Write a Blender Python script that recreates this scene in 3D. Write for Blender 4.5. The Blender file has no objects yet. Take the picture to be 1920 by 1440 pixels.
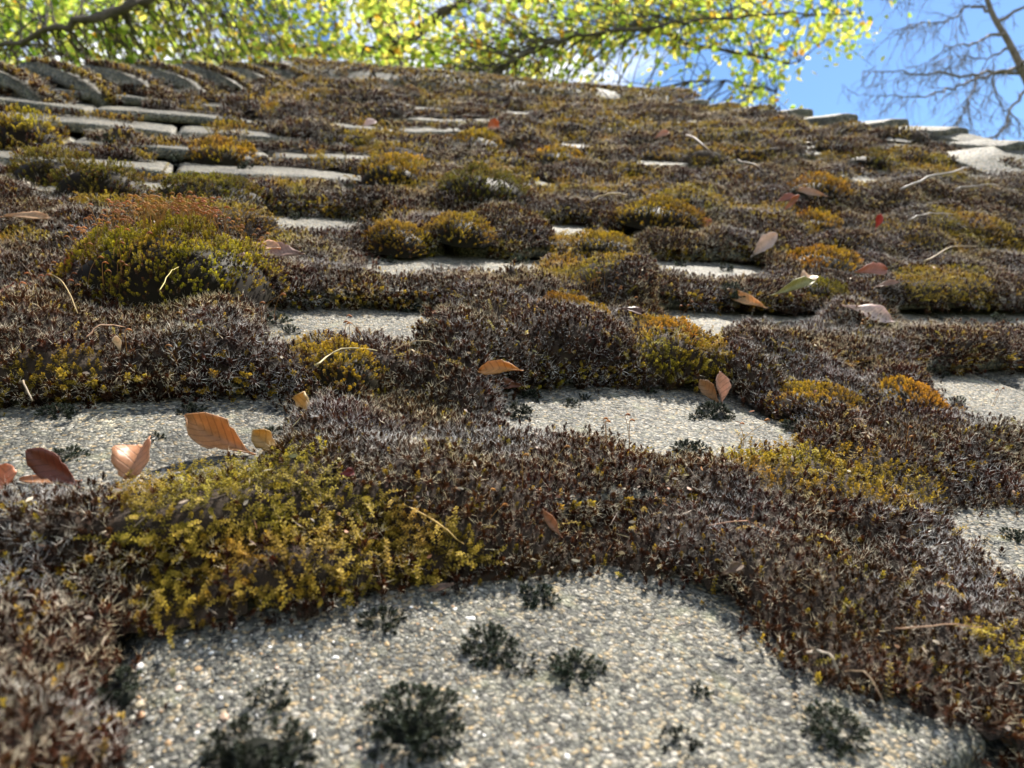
import bpy, bmesh, math, random
import numpy as np
from mathutils import Matrix, Vector, Euler

random.seed(7); RNG = np.random.default_rng(7)
scene = bpy.context.scene
COL = scene.collection
S = 0.1                      # one tile gauge in metres; roof coordinates below count in gauges

# ------------------------------------------------------------------ camera
FPX, CAMH, TH, YA, RO = 1361.95, 1.2431, 0.40617, 0.43878, 0.15145   # 1920-px frame
PITCH = math.radians(35)
RM = Matrix(((1, 0, 0, 0), (0, math.cos(PITCH), -math.sin(PITCH), 0),
             (0, math.sin(PITCH), math.cos(PITCH), 2.6), (0, 0, 0, 1)))   # roof frame -> world
_F = np.array([math.cos(TH)*math.sin(YA), math.cos(TH)*math.cos(YA), -math.sin(TH)])
_R = np.cross(_F, [0, 0, 1]); _R /= np.linalg.norm(_R); _U = np.cross(_R, _F)
CF = _F; CR = math.cos(RO)*_R + math.sin(RO)*_U; CU = -math.sin(RO)*_R + math.cos(RO)*_U
CP = np.array([0, 0, CAMH])
cam_data = bpy.data.cameras.new('camera'); cam = bpy.data.objects.new('camera', cam_data); COL.objects.link(cam)
cam_data.sensor_width = 36; cam_data.lens = FPX/1920*36
cam_data.clip_start = 0.01; cam_data.clip_end = 2000
m = Matrix.Identity(4)
for i in range(3):
    m[i][0], m[i][1], m[i][2], m[i][3] = CR[i], CU[i], -CF[i], CP[i]*S
cam.matrix_world = RM @ m
cam_data.dof.use_dof = True; cam_data.dof.focus_distance = 0.275; cam_data.dof.aperture_fstop = 19.0
scene.camera = cam

# ------------------------------------------------------------------ light and exposure
SUN_ROOF = Vector((0.45, 0.70, 0.555)).normalized()      # towards the sun, roof frame
SUN_W = (RM.to_3x3() @ SUN_ROOF).normalized()
sun_el = math.asin(SUN_W.z); sun_rot = math.atan2(SUN_W.x, SUN_W.y)
sd = bpy.data.lights.new('sun', 'SUN'); sd.energy = 5.0; sd.angle = math.radians(0.5); sd.color = (1.0, 0.93, 0.82)
so = bpy.data.objects.new('sun', sd); COL.objects.link(so); so.location = (3, 0, 9)
so.rotation_euler = (-SUN_W).to_track_quat('-Z', 'Y').to_euler()
w = bpy.data.worlds.new('World'); scene.world = w; w.use_nodes = True
nt = w.node_tree; nt.nodes.clear()
def nd(nt, t, **k):
    n = nt.nodes.new(t)
    for a, v in k.items():
        if a == 'inp':
            for kk, vv in v.items(): n.inputs[kk].default_value = vv
        else: setattr(n, a, v)
    return n
sky = nd(nt, 'ShaderNodeTexSky', sky_type='NISHITA', sun_disc=False, sun_elevation=sun_el, sun_rotation=sun_rot,
         air_density=1.0, dust_density=0.15, ozone_density=2.5)
tc = nd(nt, 'ShaderNodeTexCoord')
mp = nd(nt, 'ShaderNodeMapping'); mp.inputs['Location'].default_value = (0.0, 0.2, 0.0); mp.inputs['Scale'].default_value = (1, 1, 2.0)
cn = nd(nt, 'ShaderNodeTexNoise', inp={'Scale': 2.1, 'Detail': 7.0, 'Roughness': 0.6})
cr = nd(nt, 'ShaderNodeValToRGB'); cr.color_ramp.elements[0].position = 0.47; cr.color_ramp.elements[1].position = 0.60
mx = nd(nt, 'ShaderNodeMix', data_type='RGBA'); mx.inputs[7].default_value = (9.5, 9.8, 10.2, 1)
bg = nd(nt, 'ShaderNodeBackground', inp={'Strength': 0.082}); ow = nd(nt, 'ShaderNodeOutputWorld')
nt.links.new(tc.outputs['Generated'], mp.inputs[0]); nt.links.new(mp.outputs[0], cn.inputs['Vector'])
nt.links.new(cn.outputs['Fac'], cr.inputs[0]); nt.links.new(cr.outputs[0], mx.inputs[0])
hsk = nd(nt, 'ShaderNodeHueSaturation', inp={'Saturation': 1.14}); nt.links.new(sky.outputs[0], hsk.inputs['Color']); nt.links.new(hsk.outputs[0], mx.inputs[6]); nt.links.new(mx.outputs[2], bg.inputs[0]); nt.links.new(bg.outputs[0], ow.inputs[0])
vs = scene.view_settings; vs.view_transform = 'Standard'; vs.look = 'None'; vs.gamma = 1; vs.use_curve_mapping = False
vs.exposure = 1.32
scene.cycles.max_bounces = 6; scene.cycles.diffuse_bounces = 3; scene.cycles.transmission_bounces = 4
scene.cycles.transparent_max_bounces = 4; scene.cycles.use_denoising = True
scene.cycles.use_adaptive_sampling = True; scene.cycles.adaptive_threshold = 0.02
scene.cycles.caustics_reflective = False; scene.cycles.caustics_refractive = False

# ------------------------------------------------------------------ helpers
def tag(o, label=None, cat=None, group=None, kind=None):
    if label: o['label'] = label
    if cat: o['category'] = cat
    if group: o['group'] = group
    if kind: o['kind'] = kind
    return o
def mesh(name, v, f, mat=None, smooth=False, cols=None):
    me = bpy.data.meshes.new(name)
    me.from_pydata([tuple(map(float, p)) for p in v], [], f)
    if mat is not None:
        for mm in (mat if isinstance(mat, (list, tuple)) else [mat]): me.materials.append(mm)
    if cols is not None:
        a = me.attributes.new('Col', 'FLOAT_COLOR', 'POINT')
        c = np.ones((len(v), 4), np.float32); c[:, :3] = np.asarray(cols)[:, :3]; a.data.foreach_set('color', c.ravel())
    if smooth: me.polygons.foreach_set('use_smooth', [True]*len(me.polygons))
    me.update(); return me
def fast_mesh(name, V, T, mat=None, cols=None, smooth=False):
    """V (n,3), T (m,k) constant k"""
    me = bpy.data.meshes.new(name); V = np.asarray(V, np.float32); T = np.asarray(T, np.int32); k = T.shape[1]
    me.vertices.add(len(V)); me.vertices.foreach_set('co', V.ravel())
    me.loops.add(T.size); me.loops.foreach_set('vertex_index', T.ravel())
    me.polygons.add(len(T)); me.polygons.foreach_set('loop_start', np.arange(0, T.size, k, dtype=np.int32))
    me.polygons.foreach_set('loop_total', np.full(len(T), k, np.int32))
    if smooth: me.polygons.foreach_set('use_smooth', np.ones(len(T), bool))
    if cols is not None:
        a = me.attributes.new('Col', 'FLOAT_COLOR', 'POINT')
        c = np.ones((len(V), 4), np.float32); c[:, :3] = cols; a.data.foreach_set('color', c.ravel())
    if mat is not None: me.materials.append(mat)
    me.update(calc_edges=True); me.validate(); return me
def obj(name, me, parent=None, mtx=None):
    o = bpy.data.objects.new(name, me); COL.objects.link(o)
    if parent is not None: o.parent = parent
    if mtx is not None: o.matrix_basis = mtx
    return o
def sm(x): x = np.clip(x, 0, 1); return x*x*(3-2*x)
def vnoise(x, y, seed=0):
    x = np.asarray(x, float); y = np.asarray(y, float)
    xi = np.floor(x).astype(np.int64); yi = np.floor(y).astype(np.int64); fx = sm(x-xi); fy = sm(y-yi)
    def h(a, b):
        n = (a*374761393 + b*668265263 + seed*1442695041) & 0x7fffffff
        n = ((n ^ (n >> 13))*1274126177) & 0x7fffffff
        n = ((n ^ (n >> 16))*2246822519) & 0x7fffffff
        return ((n ^ (n >> 15)) & 0xffff)/65535.0
    return (h(xi, yi)*(1-fx)+h(xi+1, yi)*fx)*(1-fy) + (h(xi, yi+1)*(1-fx)+h(xi+1, yi+1)*fx)*fy
def fbm(x, y, seed=0, o=4):
    s = 0; a = 0.5; t = 0
    for i in range(o):
        s = s + a*vnoise(np.asarray(x)*2**i, np.asarray(y)*2**i, seed+i*17); t += a; a *= 0.55
    return s/t
def proj(P):
    d = np.asarray(P, float)-CP; z = d@CF
    return 960+FPX*(d@CR)/z, 720-FPX*(d@CU)/z, z
def ray(x, y): return CF + CR*(x-960)/FPX - CU*(y-720)/FPX
def inpoly(x, y, poly):
    r = np.zeros(np.shape(x), bool); n = len(poly)
    for i in range(n):
        x0, y0 = poly[i]; x1, y1 = poly[(i+1) % n]
        if y0 == y1: continue
        c = ((y0 > y) != (y1 > y)) & (x < (x1-x0)*(y-y0)/(y1-y0)+x0)
        r ^= c
    return r
def blur(a, k, axis=None, it=2):
    k = max(1, int(k))
    for _ in range(it):
        for ax in ((0, 1) if axis is None else (axis,)):
            pad = [(0, 0), (0, 0)]; pad[ax] = (k+1, k)
            b = np.cumsum(np.pad(a, pad, mode='edge'), axis=ax)
            n = a.shape[ax]
            hi = np.take(b, np.arange(2*k+1, n+2*k+1), axis=ax); lo = np.take(b, np.arange(0, n), axis=ax)
            a = (hi-lo)/(2*k+1)
    return a
def tube(path, rad, sides=5, V=None, Fc=None):
    """tapered tube along a list of points; appends to V, Fc lists"""
    V = [] if V is None else V; Fc = [] if Fc is None else Fc
    base = len(V); n = len(path); P = [Vector(p) for p in path]
    for i, p in enumerate(P):
        t = (P[min(i+1, n-1)]-P[max(i-1, 0)]).normalized()
        a = t.orthogonal().normalized(); b = t.cross(a); r = rad[i] if hasattr(rad, '__len__') else rad
        for k in range(sides):
            an = 2*math.pi*k/sides; V.append(p + (a*math.cos(an)+b*math.sin(an))*r)
    for i in range(n-1):
        for k in range(sides):
            a0 = base+i*sides+k; a1 = base+i*sides+(k+1) % sides
            Fc.append((a0, a1, a1+sides, a0+sides))
    Fc.append(tuple(base+k for k in reversed(range(sides)))); Fc.append(tuple(base+(n-1)*sides+k for k in range(sides)))
    return V, Fc

# ------------------------------------------------------------------ materials
def mat(name):
    mm = bpy.data.materials.new(name); mm.use_nodes = True; n = mm.node_tree; n.nodes.clear()
    return mm, n, nd(n, 'ShaderNodeOutputMaterial')
def ramp(n, stops, interp='LINEAR'):
    r = nd(n, 'ShaderNodeValToRGB'); r.color_ramp.interpolation = interp
    e = r.color_ramp.elements
    while len(e) < len(stops): e.new(0.5)
    for k, (p, c) in enumerate(stops): e[k].position = p; e[k].color = (*c, 1)
    return r
def concrete(name):
    mm, n, out = mat(name); L = n.links.new
    tc = nd(n, 'ShaderNodeTexCoord'); oi = nd(n, 'ShaderNodeObjectInfo')
    ad = nd(n, 'ShaderNodeVectorMath', operation='MULTIPLY_ADD'); L(tc.outputs['Object'], ad.inputs[0]); ad.inputs[1].default_value = (1, 1, 1)
    cb = nd(n, 'ShaderNodeCombineXYZ'); L(oi.outputs['Random'], cb.inputs[0]); L(oi.outputs['Random'], cb.inputs[1]); L(cb.outputs[0], ad.inputs[2])
    dn = nd(n, 'ShaderNodeTexNoise', inp={'Scale': 420.0, 'Detail': 2.0}); L(ad.outputs[0], dn.inputs['Vector'])
    dv = nd(n, 'ShaderNodeVectorMath', operation='MULTIPLY_ADD'); L(dn.outputs['Color'], dv.inputs[0]); dv.inputs[1].default_value = (.0022, .0022, .0022); L(ad.outputs[0], dv.inputs[2])
    vo = nd(n, 'ShaderNodeTexVoronoi', inp={'Scale': 960.0}); L(dv.outputs[0], vo.inputs['Vector'])
    vb = nd(n, 'ShaderNodeTexVoronoi', inp={'Scale': 260.0}); L(ad.outputs[0], vb.inputs['Vector'])
    sp = nd(n, 'ShaderNodeSeparateColor'); L(vo.outputs['Color'], sp.inputs[0])
    r1 = ramp(n, [(0.0, (.045, .045, .042)), (0.3, (.11, .11, .10)), (0.55, (.20, .20, .175)), (0.75, (.31, .29, .235)), (0.88, (.36, .27, .15)), (0.95, (.42, .40, .36))]); L(sp.outputs[0], r1.inputs[0])
    gap = nd(n, 'ShaderNodeMapRange', inp={'From Min': 0.25, 'From Max': 0.62, 'To Min': 1.1, 'To Max': 0.6}); L(vo.outputs['Distance'], gap.inputs[0])
    m1 = nd(n, 'ShaderNodeMix', data_type='RGBA', blend_type='MULTIPLY'); m1.inputs[0].default_value = 1; L(r1.outputs[0], m1.inputs[6]); L(gap.outputs[0], m1.inputs[7])
    # weather stains
    no = nd(n, 'ShaderNodeTexNoise', inp={'Scale': 26.0, 'Detail': 6.0, 'Roughness': 0.65}); L(ad.outputs[0], no.inputs['Vector'])
    st = ramp(n, [(0.32, (.42, .42, .41)), (0.46, (.70, .69, .66)), (0.60, (.90, .88, .83)), (0.72, (1.25, 1.22, 1.08))]); L(no.outputs['Fac'], st.inputs[0])
    m2 = nd(n, 'ShaderNodeMix', data_type='RGBA', blend_type='MULTIPLY'); m2.inputs[0].default_value = 1; L(m1.outputs[2], m2.inputs[6]); L(st.outputs[0], m2.inputs[7])
    # yellow-green lichen flecks
    nl = nd(n, 'ShaderNodeTexNoise', inp={'Scale': 90.0, 'Detail': 4.0}); L(ad.outputs[0], nl.inputs['Vector'])
    lr = nd(n, 'ShaderNodeMapRange', inp={'From Min': 0.60, 'From Max': 0.72, 'To Min': 0.0, 'To Max': 0.3}); L(nl.outputs['Fac'], lr.inputs[0])
    m3 = nd(n, 'ShaderNodeMix', data_type='RGBA'); L(lr.outputs[0], m3.inputs[0]); L(m2.outputs[2], m3.inputs[6]); m3.inputs[7].default_value = (.33, .33, .20, 1)
    bs = nd(n, 'ShaderNodeBsdfPrincipled', inp={'Roughness': 0.6, 'Specular IOR Level': 0.2}); L(m3.outputs[2], bs.inputs['Base Color'])
    mh = nd(n, 'ShaderNodeMath', operation='MULTIPLY_ADD'); mh.inputs[1].default_value = -1.0; L(vo.outputs['Distance'], mh.inputs[0])
    m4 = nd(n, 'ShaderNodeMath', operation='MULTIPLY'); m4.inputs[1].default_value = -0.8; L(vb.outputs['Distance'], m4.inputs[0]); L(m4.outputs[0], mh.inputs[2])
    ro = nd(n, 'ShaderNodeMapRange', inp={'To Min': 0.5, 'To Max': 0.9}); L(sp.outputs[1], ro.inputs[0]); L(ro.outputs[0], bs.inputs['Roughness'])
    bu = nd(n, 'ShaderNodeBump', inp={'Strength': 0.9, 'Distance': 0.0006}); L(mh.outputs[0], bu.inputs['Height']); L(bu.outputs[0], bs.inputs['Normal'])
    L(bs.outputs[0], out.inputs[0]); return mm
def moss_mat(name, tint=(1, 1, 1), var=0.5, trans=0.3, patch=None, rough=0.6):
    mm, n, out = mat(name); L = n.links.new
    at = nd(n, 'ShaderNodeAttribute', attribute_name='Col'); oi = nd(n, 'ShaderNodeObjectInfo')
    ge = nd(n, 'ShaderNodeNewGeometry')
    no = nd(n, 'ShaderNodeTexNoise', inp={'Scale': 34.0, 'Detail': 3.0}); L(ge.outputs['Position'], no.inputs['Vector'])
    hs = nd(n, 'ShaderNodeHueSaturation')
    hr = nd(n, 'ShaderNodeMapRange', inp={'From Min': 0.3, 'From Max': 0.7, 'To Min': 0.475, 'To Max': 0.525}); L(no.outputs['Fac'], hr.inputs[0]); L(hr.outputs[0], hs.inputs['Hue'])
    vr = nd(n, 'ShaderNodeMapRange', inp={'To Min': 1-var, 'To Max': 1+var*0.8}); L(oi.outputs['Random'], vr.inputs[0]); L(vr.outputs[0], hs.inputs['Value'])
    L(at.outputs['Color'], hs.inputs['Color'])
    last = hs.outputs[0]
    if patch:
        n2 = nd(n, 'ShaderNodeTexNoise', inp={'Scale': 22.0, 'Detail': 4.0}); L(ge.outputs['Position'], n2.inputs['Vector'])
        pr = nd(n, 'ShaderNodeMapRange', inp={'From Min': 0.42, 'From Max': 0.62, 'To Min': 0.0, 'To Max': 1.0}); L(n2.outputs['Fac'], pr.inputs[0])
        px = nd(n, 'ShaderNodeMix', data_type='RGBA', blend_type='MULTIPLY'); L(pr.outputs[0], px.inputs[0]); L(last, px.inputs[6]); px.inputs[7].default_value = (*patch, 1)
        last = px.outputs[2]
    tn = nd(n, 'ShaderNodeMix', data_type='RGBA', blend_type='MULTIPLY'); tn.inputs[0].default_value = 1; L(last, tn.inputs[6]); tn.inputs[7].default_value = (*tint, 1)
    bs = nd(n, 'ShaderNodeBsdfPrincipled', inp={'Roughness': rough, 'Specular IOR Level': 0.10}); L(tn.outputs[2], bs.inputs['Base Color'])
    tr = nd(n, 'ShaderNodeBsdfTranslucent'); L(tn.outputs[2], tr.inputs['Color'])
    ms = nd(n, 'ShaderNodeMixShader'); ms.inputs[0].default_value = trans; L(bs.outputs[0], ms.inputs[1]); L(tr.outputs[0], ms.inputs[2]); L(ms.outputs[0], out.inputs[0])
    return mm
def plain(name, col, rough=0.7, noise=None, scale=200.0, trans=0.0, bump=0.0):
    mm, n, out = mat(name); L = n.links.new
    bs = nd(n, 'ShaderNodeBsdfPrincipled', inp={'Roughness': rough, 'Base Color': (*col, 1), 'Specular IOR Level': 0.4}); last = None
    if noise:
        tc = nd(n, 'ShaderNodeTexCoord'); no = nd(n, 'ShaderNodeTexNoise', inp={'Scale': scale, 'Detail': 6.0, 'Roughness': 0.65}); L(tc.outputs['Object'], no.inputs['Vector'])
        r = ramp(n, [(0.3, col), (0.7, noise)]); L(no.outputs['Fac'], r.inputs[0]); L(r.outputs[0], bs.inputs['Base Color']); last = r.outputs[0]
        if bump:
            bu = nd(n, 'ShaderNodeBump', inp={'Strength': 0.6, 'Distance': bump}); L(no.outputs['Fac'], bu.inputs['Height']); L(bu.outputs[0], bs.inputs['Normal'])
    if trans:
        tr = nd(n, 'ShaderNodeBsdfTranslucent', inp={'Color': (*col, 1)})
        if last: L(last, tr.inputs[0])
        ms = nd(n, 'ShaderNodeMixShader'); ms.inputs[0].default_value = trans; L(bs.outputs[0], ms.inputs[1]); L(tr.outputs[0], ms.inputs[2]); L(ms.outputs[0], out.inputs[0])
    else: L(bs.outputs[0], out.inputs[0])
    return mm
def grit_mat():
    mm, n, out = mat('grit'); L = n.links.new
    oi = nd(n, 'ShaderNodeObjectInfo')
    r = ramp(n, [(0, (.07, .07, .065)), (.25, (.15, .15, .135)), (.5, (.24, .23, .20)), (.68, (.33, .31, .25)), (.8, (.40, .29, .15)), (.87, (.36, .20, .10)), (.91, (.55, .53, .50)), (1, (.70, .68, .64))]); L(oi.outputs['Random'], r.inputs[0])
    bs = nd(n, 'ShaderNodeBsdfPrincipled', inp={'Roughness': 0.65, 'Specular IOR Level': 0.3}); L(r.outputs[0], bs.inputs['Base Color']); L(bs.outputs[0], out.inputs[0])
    return mm
M_TILE = concrete('weathered_concrete')
M_GRIT = grit_mat()
M_BODY = plain('moss_body', (.016, .010, .006), 0.95, (.045, .027, .014), 260.0, bump=0.002)
M_BROWN = moss_mat('brown_hair_moss', var=0.7, trans=0.22, patch=(1.25, 1.08, 0.72))
M_GOLD = moss_mat('golden_moss', var=0.45, trans=0.35)
M_TUFT = moss_mat('grey_green_moss', var=0.4, trans=0.2)
M_STALK = moss_mat('moss_stalk', var=0.3, trans=0.3, rough=0.45)

# ------------------------------------------------------------------ roof surface
Y0 = 1.569            # the second course's front edge, gauges up-slope from the camera foot
T = 0.102             # tile thickness
LY = np.array([3, 5.5, 8, 11, 14.5]); LX = np.array([-3, 0, 2, 5, 8.8, 10.])
LZ = np.array([[0, 0, 0, 0, .05, .1], [0, 0, .05, .18, .76, 1.06], [0, .05, .12, .36, .92, 1.20], [.16, .2, .26, .48, .90, 1.10], [.30, .40, .48, .62, .82, .95]])
def lift(X, Y):
    X = np.clip(np.asarray(X, float), LX[0], LX[-1]-1e-6); Y = np.clip(np.asarray(Y, float), LY[0], LY[-1]-1e-6)
    i = np.clip(np.searchsorted(LY, Y, side='right')-1, 0, 3); j = np.clip(np.searchsorted(LX, X, side='right')-1, 0, 4)
    a = (Y-LY[i])/(LY[i+1]-LY[i]); b = (X-LX[j])/(LX[j+1]-LX[j])
    return (LZ[i, j]*(1-a)+LZ[i+1, j]*a)*(1-b) + (LZ[i, j+1]*(1-a)+LZ[i+1, j+1]*a)*b
def saw(Y):
    u = (np.asarray(Y, float)-Y0) % 1.0
    return T*(1-u)
def surf(X, Y): return lift(X, Y)+saw(Y)
VERGE = 10.0; RIDGE = 14.6
HA = np.array([-2.25, 10.6]); HB = np.array([1.75, 14.5])       # hip line on this slope
def hipx(Y): return HA[0]+(np.asarray(Y)-HA[1])*(HB[0]-HA[0])/(HB[1]-HA[1])
_ts = np.concatenate([np.linspace(0.3, 8, 2600), np.linspace(8, 30, 2200)[1:]])
def hit(x, y, up=0.0):
    """first point of the roof surface (+up) along the ray through photo pixel x, y"""
    d = ray(x, y); P = CP + _ts[:, None]*d
    below = P[:, 2] < surf(P[:, 0], P[:, 1])+up
    k = int(np.argmax(below)) if below.any() else len(_ts)-1
    return P[k]

roof_v = []; roof_f = []
# the deck under the tiles: our slope, the slope behind the ridge, the hipped end
def deck():
    ys = np.linspace(-3, RIDGE, 24); xs0 = np.linspace(0, 1, 20); V = []; Fq = []
    for y in ys:
        a = max(-9.0, float(hipx(y))) if y > 3 else -9.0
        for t in xs0:
            x = a+(VERGE-0.05-a)*t; V.append((x*S, y*S, (float(lift(x, y))-0.5)*S))
    nx = len(xs0)
    for i in range(len(ys)-1):
        for j in range(nx-1): Fq.append((i*nx+j, i*nx+j+1, (i+1)*nx+j+1, (i+1)*nx+j))
    top = [(i+(len(ys)-1)*nx) for i in range(nx)]
    dn = np.array([0, math.cos(2*PITCH), -math.sin(2*PITCH)])*2.2       # the far slope, roof frame
    b0 = len(V)
    for i in top: p = np.array(V[i])+dn; V.append(tuple(p))
    for k in range(nx-1): Fq.append((top[k], top[k+1], b0+k+1, b0+k))
    # hipped end: falls away to the left
    lf = [i*nx for i in range(len(ys))]; b1 = len(V)
    for i in lf: p = np.array(V[i])+np.array([-1.2, 0.0, -0.75]); V.append(tuple(p))
    for k in range(len(lf)-1): Fq.append((lf[k+1], lf[k], b1+k, b1+k+1))
    return mesh('roof', V, Fq, plain('roof_deck', (.05, .04, .03), 0.9, (.10, .08, .06), 30))
roof = tag(obj('roof', deck(), mtx=RM), kind='structure')
roof['label'] = 'old sloping roof of weathered concrete tiles overgrown with moss'

W_T = 1.76
def tile_mesh(seed, nx=18, nb=5, ny=9, length=2.25, w=W_T-0.035):
    rg = np.random.default_rng(seed); prof = []
    r = 0.045
    prof.append((length, -0.0)); prof.append((0.02, 0.0)); prof.append((0.0, 0.018))
    prof.append((0.0, T*0.45))
    for k in range(nb):
        a = math.pi/2*k/(nb-1); prof.append((r-r*math.cos(a), T-r+r*math.sin(a)))
    for k in range(1, ny+1): prof.append((r+(length-r)*(k/ny)**1.25, T))
    n = len(prof); V = []; Fq = []
    xs = -math.cos(0.0)*np.ones(1)
    t = np.linspace(-1, 1, nx); xs = np.sign(t)*(1-(1-np.abs(t))**1.35)*w/2
    off = rg.random()*50
    for i, x in enumerate(xs):
        e = (w/2-abs(x)); rc = 0.10
        back = rc-math.sqrt(max(0, rc*rc-(rc-e)**2)) if e < rc else 0.0     # rounded front corners
        side = 0.02*max(0, 1-e/0.05)**2
        jag = (fbm(x*5+off, off, seed, 4)-0.5)*0.045
        for (y, z) in prof:
            fr = max(0, 1-y/0.5)
            yy = y+(back+jag)*fr
            cz = -0.022*(x/(w/2))**2-0.012*max(0, 1-y/0.6)*0
            zz = z+cz-(side if z > T*0.6 else 0)
            if z > 0.05: zz += (fbm(x*7+off, y*7+3, seed+5, 4)-0.5)*0.016
            if y < 0.2: yy += (fbm(x*14+off, z*22, seed+9, 3)-0.5)*0.03
            V.append((x*S, yy*S, zz*S))
    for i in range(nx-1):
        for k in range(n):
            a = i*n+k; b = i*n+(k+1) % n
            Fq.append((a, b, b+n, a+n))
    Fq.append(tuple(range(n-1, -1, -1))); Fq.append(tuple((nx-1)*n+k for k in range(n)))
    me = mesh('tile', V, Fq, M_TILE, smooth=True)
    return me
tile_meshes = [tile_mesh(s) for s in range(6)]
end_meshes = [tile_mesh(20+s, w=W_T/2-0.035) for s in range(2)]
XR0 = 1.574                                       # right end of the nearest tile
tile_count = 0
def place_tile(me, xc, yf, thick=1.0, wide=1.0):
    global tile_count
    rg = RNG.random(6)-0.5
    z = float(lift(xc, yf)); dx = float(lift(xc+.5, yf)-lift(xc-.5, yf)); dy = float(lift(xc, yf+.5)-lift(xc, yf-.5))
    o = obj('tile', me, roof)
    yfj = yf+rg[0]*0.05
    near = yf < 3
    rot = Euler((math.atan(dy)-math.atan(T)-(.05 if thick > 1 else 0)+rg[1]*0.010, -math.atan(dx)+rg[2]*0.016, rg[3]*(0.008 if near else 0.022)), 'XYZ')
    o.matrix_basis = Matrix.Translation(((xc+rg[4]*0.02)*S, yfj*S, (z+0.006+0.012*rg[5]+(0.07 if thick > 1 else 0))*S)) @ rot.to_matrix().to_4x4() @ Matrix.Diagonal((wide, 1, thick, 1))
    tile_count += 1
for n in range(-1, 14):
    yf = Y0+n-1
    base = XR0-W_T/2 + (0 if n % 2 == 0 else W_T/2)
    k0 = -8
    while True:
        xc = base+k0*W_T; k0 += 1
        if xc+W_T/2 > VERGE-0.35:
            a = xc-W_T/2
            if yf < 6.2: place_tile(end_meshes[n % 2], (a+VERGE)/2, yf, 1.0, (VERGE-a)/(W_T/2)); break
            b = VERGE-.62 if VERGE-.62-a > .3 else a           # a bedded, raised end piece closes each course
            if b > a: place_tile(end_meshes[n % 2], (a+b)/2, yf, 1.0, (b-a)/(W_T/2))
            place_tile(end_meshes[(n+1) % 2], (b+VERGE)/2, yf, 1.7, (VERGE-b)/(W_T/2))
            break
        lo = max(-0.30*yf-1.8, -6)
        if xc+W_T/2 < lo: continue
        if yf > 7 and xc-W_T*0.3 < float(hipx(yf))-0.3: continue
        place_tile(tile_meshes[int(RNG.integers(6))], xc, yf)

# mortar bedding under the verge
def bedding():
    V, F = [], []; ys = np.linspace(-1, RIDGE, 80)
    for y in ys:
        l = float(lift(9.4, y)); l2 = float(lift(VERGE, y)); j = (vnoise(y*3, 1.0, 5)-.5)*.03
        V += [(8.4*S, y*S, (float(lift(8.4, y))-.06)*S), ((VERGE-.06+j)*S, y*S, (l2+.03)*S), ((VERGE-.06+j)*S, y*S, (l2-.6)*S), (8.4*S, y*S, (l-.6)*S)]
    for i in range(len(ys)-1):
        for k in range(4): F.append((4*i+k, 4*i+(k+1) % 4, 4*i+4+(k+1) % 4, 4*i+4+k))
    F += [(3, 2, 1, 0), tuple(4*(len(ys)-1)+k for k in range(4))]
    return mesh('mortar_bed', V, F, plain('mortar', (.12, .115, .10), .95, (.22, .21, .19), 300.0, bump=.002))
obj('mortar_bed', bedding(), roof)

# ridge caps
def cap_mesh(length, seed, ang=False):
    """ridge cap; x along the ridge, arched across y"""
    rg = np.random.default_rng(seed); V = []; Fq = []
    arc = []
    for k in range(13):
        a = math.radians(-78+13*k)
        arc.append((math.sin(a)*0.95, math.cos(a)*0.46))
    nx = 9
    rings = []
    for i in range(nx):
        x = length*(i/(nx-1)-0.5)
        ring = []
        for (y, z) in arc: ring.append((y, z))
        for (y, z) in reversed(arc): ring.append((y*0.88, z*0.88-0.03))
        rings.append([(x, y+(fbm(x*3+seed, y*3, seed, 3)-.5)*.03, z+(fbm(x*4, y*4+seed, seed+3, 3)-.5)*.05) for (y, z) in ring])
    n = len(rings[0])
    for r in rings:
        for p in r: V.append(tuple(c*S for c in p))
    for i in range(nx-1):
        for k in range(n): Fq.append((i*n+k, i*n+(k+1) % n, (i+1)*n+(k+1) % n, (i+1)*n+k))
    Fq.append(tuple(range(n-1, -1, -1))); Fq.append(tuple((nx-1)*n+k for k in range(n)))
    return mesh('ridge_tile', V, Fq, M_TILE, smooth=False)
caps = [cap_mesh(1.52, s) for s in range(3)]
x = 2.2; k = 0
while x < VERGE:
    o = obj('ridge_tile', caps[k % 3], roof)
    z = float(lift(x, RIDGE))-0.12
    dx = float(lift(x+.5, RIDGE)-lift(x-.5, RIDGE))
    o.matrix_basis = Matrix.Translation((x*S, (RIDGE+0.05)*S, z*S)) @ Euler((-0.15, -math.atan(dx)+random.uniform(-.012, .012), random.uniform(-.02, .02))).to_matrix().to_4x4()
    x += 1.56; k += 1
# bonnet hip tiles climbing the hip at the far left
def bonnet_mesh(seed):
    V = []; Fq = []; arc = []
    for k in range(15):
        a = math.radians(-70+10.5*k); arc.append(((math.sin(a)*0.7 if a > 0 else math.sin(a)*1.05), math.cos(a)*0.36-0.05))
    nx = 8; L = 1.5
    for i in range(nx):
        s = i/(nx-1); x = L*s; g = 1.0-0.16*s
        ring = [(y*g, z*g-0.36*s+0.07) for (y, z) in arc] + [(y*g*0.84, z*g*0.8-0.36*s-0.03) for (y, z) in reversed(arc)]
        for (y, z) in ring:
            nn = (fbm(x*4+seed*3, y*4+z, seed, 3)-.5)*.06
            V.append(((x+nn*.6)*S, (y+nn*.3)*S, (z+nn)*S))
    n = 30
    for i in range(nx-1):
        for k in range(n): Fq.append((i*n+k, i*n+(k+1) % n, (i+1)*n+(k+1) % n, (i+1)*n+k))
    Fq.append(tuple(range(n-1, -1, -1))); Fq.append(tuple((nx-1)*n+k for k in range(n)))
    return mesh('hip_tile', V, Fq, M_TILE, smooth=True)
bon = [bonnet_mesh(s) for s in range(3)]
hd = HB-HA; hl = np.linalg.norm(hd); hd = hd/hl; hang = math.atan2(hd[1], hd[0])
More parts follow.
